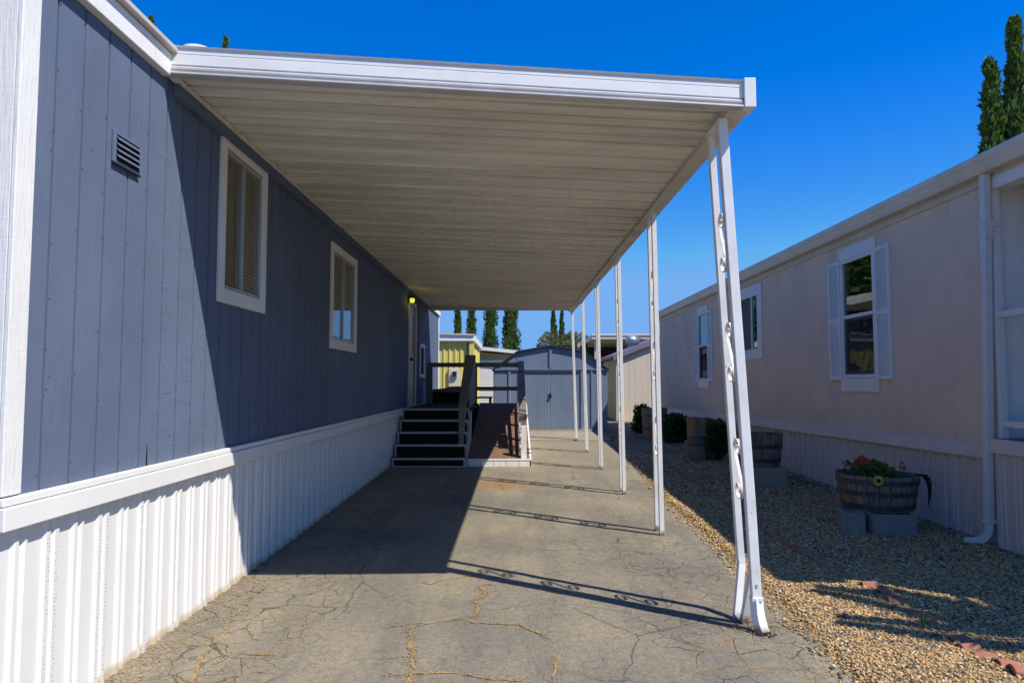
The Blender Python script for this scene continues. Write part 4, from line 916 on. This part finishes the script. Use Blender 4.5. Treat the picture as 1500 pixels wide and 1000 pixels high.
cb = thing('carport', 'cream flat roofed carport with a dark underside beyond the beige outbuilding', 'carport', (6, 29, gz(29)))
m = MB(); m.box(3.0, 9, 26, 32, 3.17, 3.36); m.box(2.99, 9.01, 25.97, 25.999, 3.30, 3.37); m.build('roof', M['cream'], cb, bevel=.01)
m = MB(); m.box(3.12, 3.22, 26.2, 26.3, .3, 3.168); m.build('post', M['cream'], cb, bevel=.005)
m = MB(); m.box(3.2, 9, 31.7, 31.9, .3, 3.168); m.box(3.08, 3.16, 28.5, 31.69, .3, 2.55); m.build('rear_wall', M['patio'], cb)
m = MB()
for k in range(7): m.box(3.04, 3.10, 28.5+k*.45, 28.6+k*.45, 2.56, 3.165)
m.build('slat_screen', M['patio'], cb)

ob = thing('outbuilding', 'sunlit beige outbuilding with mauve sloping fascia and a turbine vent on its roof', 'outbuilding', (5.5, 23.5, gz(23)))
m = MB(); pr = []; s = 3.32
while s < 8: pr += [(s,0),(s+.19,0),(s+.195,-.006),(s+.2,-.006)]; s += .203
zt = lambda s: 2.28 + (s-3.32)*.40
pwall(m, lambda s, d, z: (s, 22-d, z), pr, .25, zt); pwall(m, lambda s, d, z: (s, 25.2, z), pr, .25, zt)
m.quad((7.9,22,.2),(7.9,25.2,.2),(7.9,25.2,4.1),(7.9,22,4.1)); m.build('siding', M['cream'], ob, fix=False)
m = MB(); pwall(m, lambda s, d, z: (3.32+.0-d, s, z), [(22+i*.2+o, h) for i in range(16) for o, h in ((0,0),(.19,0),(.195,-.006))]+[(25.2,0)], .2, 2.28); m.build('side_siding', M['cream_shade'], ob, fix=False)
m = MB(); m.box(3.30, 3.40, 21.975, 21.998, .3, 2.26); m.build('corner_trim', M['cream'], ob, bevel=.004)
m = MB(); m.hexa([(3.2,21.86,zt(3.2)-.0),(8,21.86,zt(8)),(8,21.92,zt(8)),(3.2,21.92,zt(3.2))], [(3.2,21.86,zt(3.2)+.15),(8,21.86,zt(8)+.15),(8,21.92,zt(8)+.15),(3.2,21.92,zt(3.2)+.15)]); m.build('fascia_board', M['purple'], ob)
m = MB(); m.hexa([(3.16,21.9,zt(3.16)+.06),(8,21.9,zt(8)+.06),(8,25.4,zt(8)+.06),(3.16,25.4,zt(3.16)+.06)], [(3.16,21.9,zt(3.16)+.17),(8,21.93,zt(8)+.17),(8,25.4,zt(8)+.17),(3.16,25.4,zt(3.16)+.17)]); m.build('roof', M['purple'], ob)
m = MB(); tx, ty = 4.08, 23.2; m.lathe(tx, ty, [(.20, 2.55), (.16, 2.78), (.15, 2.80)], 24)
tv = m.build('turbine_vent', M['galv'], ob, smooth=True)
m = MB(); prof = [(.12,2.80),(.21,2.84),(.26,2.92),(.265,2.99),(.23,3.06),(.14,3.11),(.03,3.125)]
m.lathe(tx, ty, [(r*.86, z) for r, z in prof], 24)
for k in range(22):
    t = 2*math.pi*k/22
    for (r0, z0), (r1, z1) in zip(prof[:-1], prof[1:]):
        a = t; b = t+.2
        m.quad((tx+r0*math.cos(a),ty+r0*math.sin(a),z0),(tx+r0*.93*math.cos(b),ty+r0*.93*math.sin(b),z0),(tx+r1*.93*math.cos(b),ty+r1*.93*math.sin(b),z1),(tx+r1*math.cos(a),ty+r1*math.sin(a),z1))
m.build('turbine_head', M['galv'], tv, fix=False)

# patio table seen over the top of the ramp
pt = thing('patio_table', 'small dark brown patio table against the white lap siding', 'table', (-.95, 20.2, gz(20.2)))
zt_ = 1.10
m = MB(); m.box(-1.35, -.62, 19.9, 20.5, zt_-.05, zt_); m.build('tabletop', M['patio'], pt, bevel=.008)
for x in (-1.3, -.68):
    for y in (19.95, 20.44):
        m = MB(); m.box(x-.03, x+.03, y-.03, y+.03, gz(20)-.05, zt_-.051); m.build('leg', M['patio'], pt)
# ------------------------------------------------------------------ plants
def leaf_quads(C, D, L, W, up=None):
    """folded diamond leaves: C centres, D directions (n,3), L, W arrays"""
    n = len(C); r = RNG.normal(size=(n, 3)); sd = np.cross(D, r); sd /= np.linalg.norm(sd, axis=1, keepdims=True)+1e-9
    nr = np.cross(D, sd)
    a = C; b = C + D*(L*.5)[:, None] + sd*W[:, None] + nr*(W*.3)[:, None]; c_ = C + D*L[:, None]; d_ = C + D*(L*.5)[:, None] - sd*W[:, None] + nr*(W*.3)[:, None]
    V = np.stack([a, b, c_, d_], 1).reshape(-1, 3); F = np.arange(4*n).reshape(n, 4); return V, F

def cypress_mesh(h, rad, n, seed, lobes=14):
    rg = np.random.default_rng(seed); C = []; D = []
    # fastigiate clumps climbing the column; outline stays uneven, gaps stay dark
    nl = lobes*9; ph_ = rg.uniform(0, 6.28, nl); zz = rg.uniform(.02, .99, nl)**.9; k = rg.uniform(.55, 1.1, nl)
    per = int(n*1.7)//nl
    for a, z, kk in zip(ph_, zz, k):
        env = rad*min(1.0, 1.25*(1-z)**.8, (z/.06+.2)**.5)
        env = max(env, .035*rad); cr = env*.62*kk; c0 = np.array([cr*math.cos(a), cr*math.sin(a), z*h])
        q = rg.normal(size=(per, 3)); q /= np.linalg.norm(q, axis=1, keepdims=True); q *= (rg.uniform(.25, 1, (per, 1)))**.5
        s = np.array([env*.42, env*.42, max(.35, h*.055)*(.7+.6*rg.random())])
        p = c0 + q*s*min(1, .25+2.2*(1-z)); C.append(p)
        d = q*np.array([.55, .55, .2]) + np.array([.15*math.cos(a), .15*math.sin(a), .9]) + rg.normal(size=(per, 3))*.25; D.append(d/np.linalg.norm(d, axis=1, keepdims=True))
    C = np.concatenate(C); D = np.concatenate(D); m_ = len(C); C[:, 2] = np.clip(C[:, 2], .05, h)
    return leaf_quads(C, D, rg.uniform(.14, .36, m_)*max(.7, rad), rg.uniform(.045, .095, m_)*max(.7, rad))

def cypress(x, y, ztop, rad, label, seed, group='tall cypresses', n=5200):
    z0 = gz(y) - .07; h = ztop - z0
    t = thing('cypress_tree', label, 'tree', (x, y, z0), group)
    V, F = cypress_mesh(h, rad, n, seed); mesh_np('crown', V + np.array([x, y, z0]), F, M['cypress'], t)
    m = MB(); m.tube([(x, y, z0), (x+.02, y, z0+h*.5), (x, y, z0+h*.93)], [rad*.22, rad*.14, .02], 8); m.build('trunk', M['bark'], t)
    return t
cypress(-4.27, 52, 8.9, .46, 'thinnest cypress behind the fascia of the yellow home, nearest the blue home', 11)
cypress(-3.22, 52, 9.6, .55, 'slender cypress rising past the right end of the yellow home roof', 12)
cypress(-1.72, 52, 13.0, .70, 'broad cypress over the white garage, left of the broadest one', 13, n=7000)
cypress(-.24, 52, 14.0, .80, 'broadest cypress over the right end of the white garage roof', 14, n=8000)
cypress(3.08, 52, 7.5, .50, 'taller of the two pointed cypresses over the blue shed roof', 15)
cypress(3.74, 52.5, 7.0, .44, 'shorter of the two pointed cypresses over the blue shed roof', 16)
cypress(19.35, 27, 14.5, 1.2, 'left and shorter of the cypresses above the greige home roof', 17, n=11000)
cypress(20.35, 27, 16.1, 1.2, 'tallest cypress above the greige home roof', 18, n=12000)
cypress(21.6, 27.6, 13.9, 1.2, 'cypress cut by the right picture edge above the greige home roof', 19, n=9000)
cypress(-15.3, 28, 17.2, .75, 'cypress with only its tip showing above the blue home fascia board', 20)
cypress(-12.15, 28, 16.05, .7, 'cypress tip peeking over the left end of the carport roof', 21)

def bush(name, label, cat, x, y, z0, rx, ry, rz_, n, mat_, lsz, seed, group=None, clumps=22):
    rg = np.random.default_rng(seed); t = thing(name, label, cat, (x, y, z0), group)
    C = []; D = []
    for _ in range(clumps):
        q = rg.normal(size=3); q /= np.linalg.norm(q); q *= rg.uniform(.35, .78); c0 = np.array([q[0]*rx, q[1]*ry, rz_ + q[2]*rz_])
        per = n//clumps; u = rg.normal(size=(per, 3)); u /= np.linalg.norm(u, axis=1, keepdims=True); rr = rg.uniform(.3, 1, (per, 1))**.45
        s = rg.uniform(.3, .5)
        C.append(c0 + u*rr*np.array([rx, ry, rz_])*s); d = u*.8 + q*.5 + rg.normal(size=(per, 3))*.5 + np.array([0, 0, .25]); D.append(d/np.linalg.norm(d, axis=1, keepdims=True))
    C = np.concatenate(C); D = np.concatenate(D); C[:, 2] = np.maximum(C[:, 2], .01); k = len(C)
    V, F = leaf_quads(C, D, rg.uniform(.7, 1.3, k)*lsz, rg.uniform(.28, .42, k)*lsz); mesh_np('foliage', V + np.array([x, y, z0]), F, mat_, t)
    m = MB()
    for a in range(5):
        th = a*1.26; m.tube([(x+.02*math.cos(th), y+.02*math.sin(th), z0-.02), (x+rx*.3*math.cos(th), y+ry*.3*math.sin(th), z0+rz_), (x+rx*.45*math.cos(th), y+ry*.45*math.sin(th), z0+rz_*1.4)], [.012, .009, .004], 5)
    m.build('stem', M['bark'], t)
    return t
bush('bush', 'dark green leafy bush between the grey barrels by the greige skirting', 'bush', 3.62, 15.2, gz(15.2), .31, .3, .29, 2600, M['bushleaf'], .085, 31)
bush('bush', 'olive green dense bush beside the front post, between two barrels', 'bush', 3.60, 12.1, gz(12.1), .27, .3, .37, 4200, M['olivebush'], .05, 32)
bush('bush', 'farthest dark green bush, beside the beige outbuilding wall', 'bush', 3.28, 17.4, gz(17.4), .25, .25, .34, 2000, M['bushleaf'], .085, 33)
# olive tree and hedge trees far off
def broad_tree(name, label, x, y, h, r, n, mat_, seed, lsz, trunk=.5, group=None):
    rg = np.random.default_rng(seed); z0 = gz(y)-.07; t = thing(name, label, 'tree', (x, y, z0), group)
    C = []; D = []; m = MB(); m.tube([(x, y, z0), (x+.1, y, z0+h*trunk)], [r*.09, r*.06], 8)
    cl = 34
    for i in range(cl):
        q = rg.normal(size=3); q /= np.linalg.norm(q); q *= rg.uniform(.3, .85)
        c0 = np.array([q[0]*r, q[1]*r, h*(.62) + q[2]*h*.36]); per = n//cl; u = rg.normal(size=(per, 3)); u /= np.linalg.norm(u, axis=1, keepdims=True); rr = rg.uniform(.15, 1, (per, 1))**.5
        C.append(c0 + u*rr*np.array([r, r, h*.42])*rg.uniform(.22, .42)); d = u + rg.normal(size=(per, 3))*.5; D.append(d/np.linalg.norm(d, axis=1, keepdims=True))
        if i < 9: m.tube([(x+.1, y, z0+h*trunk*.8), (x+c0[0]*.5, y+c0[1]*.5, z0+(h*trunk+c0[2])*.5), (x+c0[0], y+c0[1], z0+c0[2])], [r*.04, r*.025, .01], 5)
    C = np.concatenate(C); D = np.concatenate(D); k = len(C)
    V, F = leaf_quads(C, D, rg.uniform(.6, 1.4, k)*lsz, rg.uniform(.2, .35, k)*lsz); mesh_np('crown', V + np.array([x, y, z0]), F, mat_, t); m.build('trunk', M['bark'], t)
    return t
broad_tree('olive_tree', 'pale olive green tree just behind the blue shed ridge', 3.35, 41, 4.45, 1.95, 7000, M['oliveleaf'], 41, .22)
# evergreens hidden from here behind the blue home; the greige home's windows mirror them
for i, (x, y, h, r) in enumerate(((-15, 42, 11.5, 3.6), (-19.5, 45, 12.5, 3.8), (-25, 43, 12.5, 4.0), (-12.5, 52, 9.0, 3.2), (-32, 50, 12, 4.2))):
    broad_tree('evergreen_tree', 'dense evergreen tree standing behind the blue home', x, y, h, r, 7500, M['evergreen'], 50+i, .85, .25, 'evergreens behind the blue home')

# shrub with long fronds just outside the right edge: it throws the feathered shadow
pl = thing('palm', 'young palm with long arching fronds in front of the greige home', 'palm', (5.0, 2.72, gz(2.7)))
px, py, pz = 5.0, 2.72, gz(2.7)
m = MB(); m.tube([(px, py, pz-.05), (px+.02, py, pz+1.0), (px, py+.03, pz+1.9)], [.16, .13, .12], 12); m.build('trunk', M['bark'], pl)
def frond(tip, lift, seed, w=.34, nl=56):
    rg = random.Random(seed); a = Vector((px, py, pz+1.85)); t_ = Vector(tip); mid = (a+t_)/2 + Vector((0, 0, lift)); C = []; D = []; L = []
    pts = []
    for i in range(21):
        t = i/20; pts.append(a*(1-t)**2 + mid*2*t*(1-t) + t_*t*t)
    mm = MB(); mm.tube(pts, [.018*(1-i/21)+.003 for i in range(21)], 5)
    for i in range(nl):
        t = .22 + .78*i/nl; k = min(19, int(t*20)); p = pts[k].lerp(pts[k+1], t*20-k); d = (pts[k+1]-pts[k]).normalized(); sd = d.cross(Vector((0,0,1))).normalized()
        for sg in (-1, 1):
            dr = (d*.75 + sd*sg*.8 + Vector((0,0,-.18+rg.uniform(-.1,.1)))).normalized(); l = w*(1-.55*abs(t-.45)/.55)*rg.uniform(.85,1.1); s2 = dr.cross(Vector((0,0,1))).normalized()*.026
            q = p + dr*l*.5; mm.quad(p, q+s2, p+dr*l+Vector((0,0,-.03)), q-s2)
    mm.build('frond', M['palm'], pl, fix=False)
for i, (tip, lift) in enumerate((((3.22, 3.46, 2.0), .35), ((3.98, 3.62, 3.0), .45), ((4.5, 3.5, 3.2), .4), ((5.2, 3.6, 3.3), .4), ((5.7, 3.3, 3.2), .5), ((6.3, 2.8, 2.5), .8), ((6.1, 1.9, 2.3), .8), ((5.3, 1.5, 2.4), .8))):
    frond(tip, lift, i)

# ------------------------------------------------------------------ barrels, blocks, small things
def half_barrel(label, x, y, z0, rt, rb, h, hoops, group='half barrel planters', mat_=None):
    t = thing('barrel_planter', label, 'planter', (x, y, z0), group)
    st = MB(); NS = 22
    for k in range(NS):
        a0 = 2*math.pi*k/NS + .012; a1 = 2*math.pi*(k+1)/NS - .012
        ring = []
        for (f, zz) in ((0, 0), (.35, .35), (.7, .7), (1, 1.0)):
            r = rb + (rt-rb)*(f**.75); ring.append((r, z0 + zz*h + (random.uniform(-.006,.006) if f == 1 else 0)))
        vs = []
        for (r, z) in ring:
            for a in (a0, (a0+a1)/2, a1): vs.append((x + r*math.cos(a), y + r*math.sin(a), z))
            for a in (a1, (a0+a1)/2, a0): vs.append((x + (r-.026)*math.cos(a), y + (r-.026)*math.sin(a), z))
        fs = []
        for i in range(3):
            for j in range(6): fs.append((i*6+j, i*6+(j+1)%6, (i+1)*6+(j+1)%6, (i+1)*6+j))
        fs += [(5,4,3,2,1,0), tuple(18+j for j in range(6))]; st.add(vs, fs)
    st.build('stave_shell', mat_ or M['oak'], t, fix=True)
    for hz in hoops:
        m = MB(); r0 = rb + (rt-rb)*max(0, hz-.05)**.75; r1 = rb + (rt-rb)*min(1, hz+.05)**.75; hh = .024
        m.lathe(x, y, [(r0-.004, z0+hz*h-hh), (r0+.006, z0+hz*h-hh), (r1+.006, z0+hz*h+hh), (r1-.004, z0+hz*h+hh)], 44, cap=False); m.build('hoop', M['hoop'], t, smooth=False)
    m = MB(); m.lathe(x, y, [(rt-.03, z0+h*.80), (rt-.03, z0+h*.9), (rt*.4, z0+h*.93), (.01, z0+h*.94)], 26); m.build('soil', M['soil'], t, smooth=True)
    return t
bx, by, bz = 3.62, 6.88, .272
half_barrel('half barrel planter with red flowers, on cinder blocks by the downspout', bx, by, bz, .375, .315, .335, (.12, .50, .82))
b2 = half_barrel('hooped half barrel on a pale concrete base behind the front post', 3.37, 9.5, .375, .335, .28, .44, (.2, .62))
half_barrel('tall grey barrel planter stacked on a rusty wooden tub beside the olive bush', 3.29, 12.2, .50, .205, .195, .385, (.12,))
half_barrel('grey weathered barrel near the far corner of the greige home', 3.33, 16.2, .22, .305, .27, .70, (.3, .75))
m = thing('wooden_tub', 'low rusty brown wooden tub under the tall grey barrel', 'tub', (3.26, 12.2, gz(12.2)))
t_ = m; mm = MB(); mm.lathe(3.26, 12.2, [(.20, gz(12.2)-.02), (.215, .33), (.22, .488), (.18, .495)], 16, mod=lambda k: 1.0 if k % 2 else .97); mm.build('tub_shell', M['oak'], t_)
mm = MB(); mm.lathe(3.26, 12.2, [(.223, .42), (.226, .42), (.227, .45), (.223, .45)], 24, cap=False); mm.build('hoop', M['hoop'], t_)
mm = MB(); mm.box(3.10, 3.67, 9.22, 9.78, gz(9.5)-.04, .368); o = mm.build('concrete_block', M['concrete'], None, (3.38, 9.5, gz(9.5)), bevel=.012); tag(o, 'pale concrete base block under the hooped barrel', 'block')

def cinder(label, x, y, rot, z0):
    t = thing('cinder_block', label, 'block', (x, y, z0), 'cinder blocks under the planter')
    mm = MB(); L, W, H, w = .40, .20, .19, .032
    def B(a0, a1, b0, b1): mm.box(x+a0, x+a1, y+b0, y+b1, z0, z0+H)
    B(-L/2, L/2, -W/2, -W/2+w); B(-L/2, L/2, W/2-w, W/2)
    for a in (-L/2, -.016, L/2-w): mm.box(x+a, x+a+w, y-W/2+w, y+W/2-w, z0, z0+H-.001)
    o = mm.build('block_shell', M['block'], t, bevel=.005); t.rotation_euler.z = rot
    return t
cinder('front cinder block with two open cells, under the flower planter', 3.58, 6.58, R(-3), gz(6.6)-.005)
cinder('cinder block set endwise under the left side of the flower planter', 3.28, 6.74, R(72), gz(6.8)-.005)
cinder('cinder block under the rear of the flower planter, beside the skirting', 3.80, 6.95, R(40), gz(6.9)-.005)

def flowers():
    rg = np.random.default_rng(77); t = thing('geranium', 'red geraniums growing in the half barrel on cinder blocks', 'flowers', (bx-.06, by-.05, bz+.30))
    C = []; D = []; FC = []
    for i in range(34):
        a = rg.uniform(0, 6.28); r = rg.uniform(0, .21); cx, cy = bx-.06+r*1.05*math.cos(a), by-.06+r*math.sin(a); h = rg.uniform(.04, .16) + .05*math.cos(a-2.6)
        per = 26; q = rg.normal(size=(per, 3)); q /= np.linalg.norm(q, axis=1, keepdims=True)
        C.append(np.array([cx, cy, bz+.31+h*.6]) + q*np.array([.075, .075, .055])*rg.uniform(.4, 1, (per, 1))); d = q + np.array([0,0,.5]); D.append(d/np.linalg.norm(d, axis=1, keepdims=True))
    C = np.concatenate(C); D = np.concatenate(D); k = len(C); V, F = leaf_quads(C, D, rg.uniform(.025, .05, k), rg.uniform(.012, .022, k)); mesh_np('foliage', V, F, M['geranium'], t)
    for (cx, cy, cz, r, n) in ((3.405, 6.72, .745, .052, 60), (3.36, 6.75, .715, .04, 40), (3.45, 6.70, .72, .035, 30), (3.84, 6.80, .69, .03, 26), (3.62, 6.64, .68, .016, 10)):
        q = rg.normal(size=(n, 3)); q /= np.linalg.norm(q, axis=1, keepdims=True); V, F = leaf_quads(np.array([cx, cy, cz]) + q*r*.7, q, np.full(n, .022), np.full(n, .010)); mesh_np('flower_head', V, F, M['red'], t)
        mm = MB(); mm.tube([(cx+.02, cy+.02, bz+.30), (cx, cy, cz)], [.003, .002], 5); mm.build('stem', M['geranium'], t)
flowers()
t = thing('garden_ornament', 'yellow sunflower disc ornament on a stake at the planter rim', 'ornament', (3.43, 6.51, .60))
fx, fy, fz = 3.435, 6.505, .585
mm = MB()
for k in range(16):
    a = 2*math.pi*k/16; b = a + .30; r1 = .048
    mm.hexa([(fx+.012*math.cos(a),fy,fz+.012*math.sin(a)),(fx+r1*math.cos(a-.1),fy-.003,fz+r1*math.sin(a-.1)),(fx+r1*1.06*math.cos(a+.2),fy-.003,fz+r1*1.06*math.sin(a+.2)),(fx+.012*math.cos(b),fy,fz+.012*math.sin(b))],
            [(fx+.012*math.cos(a),fy-.006,fz+.012*math.sin(a)),(fx+r1*math.cos(a-.1),fy-.007,fz+r1*math.sin(a-.1)),(fx+r1*1.06*math.cos(a+.2),fy-.007,fz+r1*1.06*math.sin(a+.2)),(fx+.012*math.cos(b),fy-.006,fz+.012*math.sin(b))])
mm.build('petal_disc', M['yellowflower'], t)
mm = MB(); mm.tube([(fx, fy-.004, fz), (fx, fy-.014, fz)], .018, 12); mm.build('disc_centre', M['black'], t)
mm = MB(); mm.tube([(fx, fy+.006, fz-.04), (fx, fy+.008, fz+.02), (fx-.01, fy+.05, fz+.06)], .004, 6); mm.build('stake', M['bluebloom'], t)
mm = MB(); [mm.bar(a, b, w0, .006, (.7,-.7,0), 0, w1, .006) for a, b, w0, w1 in (((3.93,6.74,.607),(3.975,6.68,.612),.05,.05),((3.975,6.68,.612),(4.0,6.65,.56),.05,.045),((4.0,6.65,.56),(4.0,6.64,.45),.045,.03),((4.0,6.64,.45),(3.975,6.63,.33),.03,.006))]; o = mm.build('plastic_strip', M['tread'], None, (3.97, 6.66, .6)); tag(o, 'black plastic strip hanging over the right rim of the flower planter', 'strip')

# terracotta edging along the gravel
prm = MB()
def edging(seed):
    rg = random.Random(seed); mm = MB(); n = 8; L = .10; r = .040; prof = []
    for i in range(n+1):
        a = math.pi*i/n; prof.append((r*math.cos(a)*(1.15), r*math.sin(a)))
    for i in range(n, -1, -1):
        a = math.pi*i/n; prof.append(((r-.014)*math.cos(a)*1.15, max(0,(r-.014)*math.sin(a))))
    j = [rg.uniform(-.003,.003) for _ in prof]
    mm.sweep([(p[0]+q, p[1]+q) for p, q in zip(prof, j)], lambda p: (-L/2+rg.uniform(-.006,.006), p[0], p[1]), lambda p: (L/2+rg.uniform(-.006,.006), p[0]*.92, p[1]*.92))
    return mm
protos = [edging(i).build('edging_tile', M['terracotta'], None, (0,0,0), bevel=.004) for i in range(3)]
EL = 'weathered terracotta edging tile half sunk in the row along the gravel strip'
BR = [(3.3, 2.58), (4.0, 2.535), (4.84, 2.54), (5.16, 2.47), (6.18, 2.43), (8.35, 2.53), (10.3, 2.54), (13.3, 2.60), (15.6, 2.52)]
def brx(y):
    for (a, xa), (b, xb) in zip(BR[:-1], BR[1:]):
        if a <= y <= b: return xa + (xb-xa)*(y-a)/(b-a)
    return 2.55
y = 3.32; k = 0; first = {}
while y < 15.5:
    p = protos[k % 3]
    o = p if k < 3 else p.copy()
    if k >= 3: COL.objects.link(o)
    x = brx(y) + random.uniform(-.02, .02); sink = random.choice([.0, .006, .014, .022]) + (.012 if 4.1 < y < 4.7 else 0) + (.008 if y > 5.0 else 0)
    o.location = (x, y, grv(x, y) - sink); o.rotation_euler = (random.uniform(-.12,.12), random.uniform(-.1,.1), R(random.uniform(-16, 16))); ORG[o] = Vector(o.location)
    tag(o, EL, 'edging tile', 'terracotta edging tiles')
    y += random.uniform(.098, .125) if y < 3.95 else (random.uniform(.14, .26) if y < 5.3 else random.uniform(.115, .17)); k += 1
for i, (x, y, rz_) in enumerate(((2.28, 15.75, .4), (2.42, 15.9, -.3), (2.35, 16.1, .9), (2.55, 16.2, .1), (2.2, 16.0, 1.2))):
    o = protos[i % 3].copy(); COL.objects.link(o); o.location = (x, y, grv(x, y)+.01); o.rotation_euler = (random.uniform(-.3,.3), random.uniform(-.3,.3), rz_)
    tag(o, 'loose terracotta tile in the small heap at the corner of the concrete pad', 'edging tile', 'loose terracotta tiles by the pad')

# hose
hp = [(3.05,17.77),(3.28,16.25),(3.17,14.55),(3.25,13.76),(3.11,12.41),(3.02,11.48),(3.13,10.99),(3.25,10.46),(3.42,10.2),(3.62,9.98),(3.85,10.02),(4.0,10.2),(4.05,9.7),(4.1,9.2)]
def smooth(pts, k=6):
    out = []
    for i in range(len(pts)-1):
        p0 = pts[max(0,i-1)]; p1 = pts[i]; p2 = pts[i+1]; p3 = pts[min(len(pts)-1,i+2)]
        for j in range(k):
            t = j/k; out.append(tuple(.5*((2*p1[q]) + (-p0[q]+p2[q])*t + (2*p0[q]-5*p1[q]+4*p2[q]-p3[q])*t*t + (-p0[q]+3*p1[q]-3*p2[q]+p3[q])*t**3) for q in (0,1)))
    return out + [pts[-1]]
t = thing('garden_hose', 'thin garden hose, pale then dark green, trailing across the shaded gravel', 'hose', (3.1, 12, gz(12)))
sp = smooth(hp); cut = 43
for nm, seg, mt, r in (('pale_section', sp[:cut], 'hosewhite', .011), ('green_section', sp[cut-1:], 'hosegreen', .013)):
    mm = MB(); mm.tube([(x + .015*mnoise.noise((x*7,y*3,0)), y, grv(x, y)+r+.004) for x, y in seg], r*.65, 7); mm.build(nm, M[mt], t, smooth=True)
# weed
mm = MB(); wx, wy = 2.434, 4.158; wz = grv(wx, wy)
for k in range(11):
    a = random.uniform(0, 6.28); l = random.uniform(.05, .115); s = random.uniform(.015, .045); w_ = .005
    pts = [Vector((wx, wy, wz)), Vector((wx+s*.4*math.cos(a), wy+s*.4*math.sin(a), wz+l*.6)), Vector((wx+s*math.cos(a), wy+s*math.sin(a), wz+l))]
    sd = Vector((math.sin(a), -math.cos(a), 0))*w_
    mm.quad(pts[0]-sd, pts[0]+sd, pts[1]+sd*.8, pts[1]-sd*.8); mm.add([pts[1]-sd*.8, pts[1]+sd*.8, pts[2]], [(0,1,2)])
tag(mm.build('weed', M['weed'], None, (wx, wy, wz), fix=False), 'small bright green weed growing in the gravel beside the edging tiles', 'weed')

# ------------------------------------------------------------------ sky, sun, camera
SUN = Vector((.63, -.43, 1.0)).normalized()
elev = math.asin(SUN.z); az = math.atan2(SUN.x, SUN.y)
w = bpy.data.worlds.new('World'); sc.world = w; w.use_nodes = True; nt = w.node_tree
bg = nt.nodes['Background']; sky = nt.nodes.new('ShaderNodeTexSky'); sky.sky_type = 'NISHITA'; sky.sun_disc = False
sky.sun_elevation = elev; sky.sun_rotation = az; sky.altitude = 2000; sky.air_density = 1.0; sky.dust_density = 0; sky.ozone_density = 3.0
hs = nt.nodes.new('ShaderNodeHueSaturation'); hs.inputs['Saturation'].default_value = 1.5; hs.inputs['Value'].default_value = 2.2; hs.inputs['Hue'].default_value = .516
gm = nt.nodes.new('ShaderNodeGamma'); gm.inputs[1].default_value = .9; mx = nt.nodes.new('ShaderNodeMix'); mx.data_type = 'RGBA'; mx.blend_type = 'DARKEN'
mx.inputs[0].default_value = 1; mx.inputs[7].default_value = (1.55, 3.6, 7.4, 1)      # even out the pale horizon band and the glow round the sun
nt.links.new(sky.outputs[0], gm.inputs[0]); nt.links.new(gm.outputs[0], hs.inputs['Color']); nt.links.new(hs.outputs[0], mx.inputs[6]); nt.links.new(mx.outputs[2], bg.inputs[0]); bg.inputs[1].default_value = .10
sl = bpy.data.lights.new('sun', 'SUN'); sl.energy = 5.0; sl.angle = R(.53); sl.color = (1.0, .94, .85)
so = bpy.data.objects.new('sun', sl); COL.objects.link(so); so.rotation_euler = SUN.to_track_quat('Z', 'Y').to_euler(); so.location = (20, -14, 30)
cd = bpy.data.cameras.new('camera'); cam = bpy.data.objects.new('camera', cd); COL.objects.link(cam); sc.camera = cam
cd.lens = 24.0; cd.sensor_width = 36.0; cd.clip_start = .05; cd.clip_end = 3000
cam.location = (0, 0, 1.5); cam.rotation_euler = (R(90) + math.atan(61/1000), 0, .002)
sc.view_settings.view_transform = 'Standard'; sc.view_settings.look = 'None'; sc.view_settings.gamma = 1; sc.view_settings.exposure = .25
sc.render.engine = 'CYCLES'
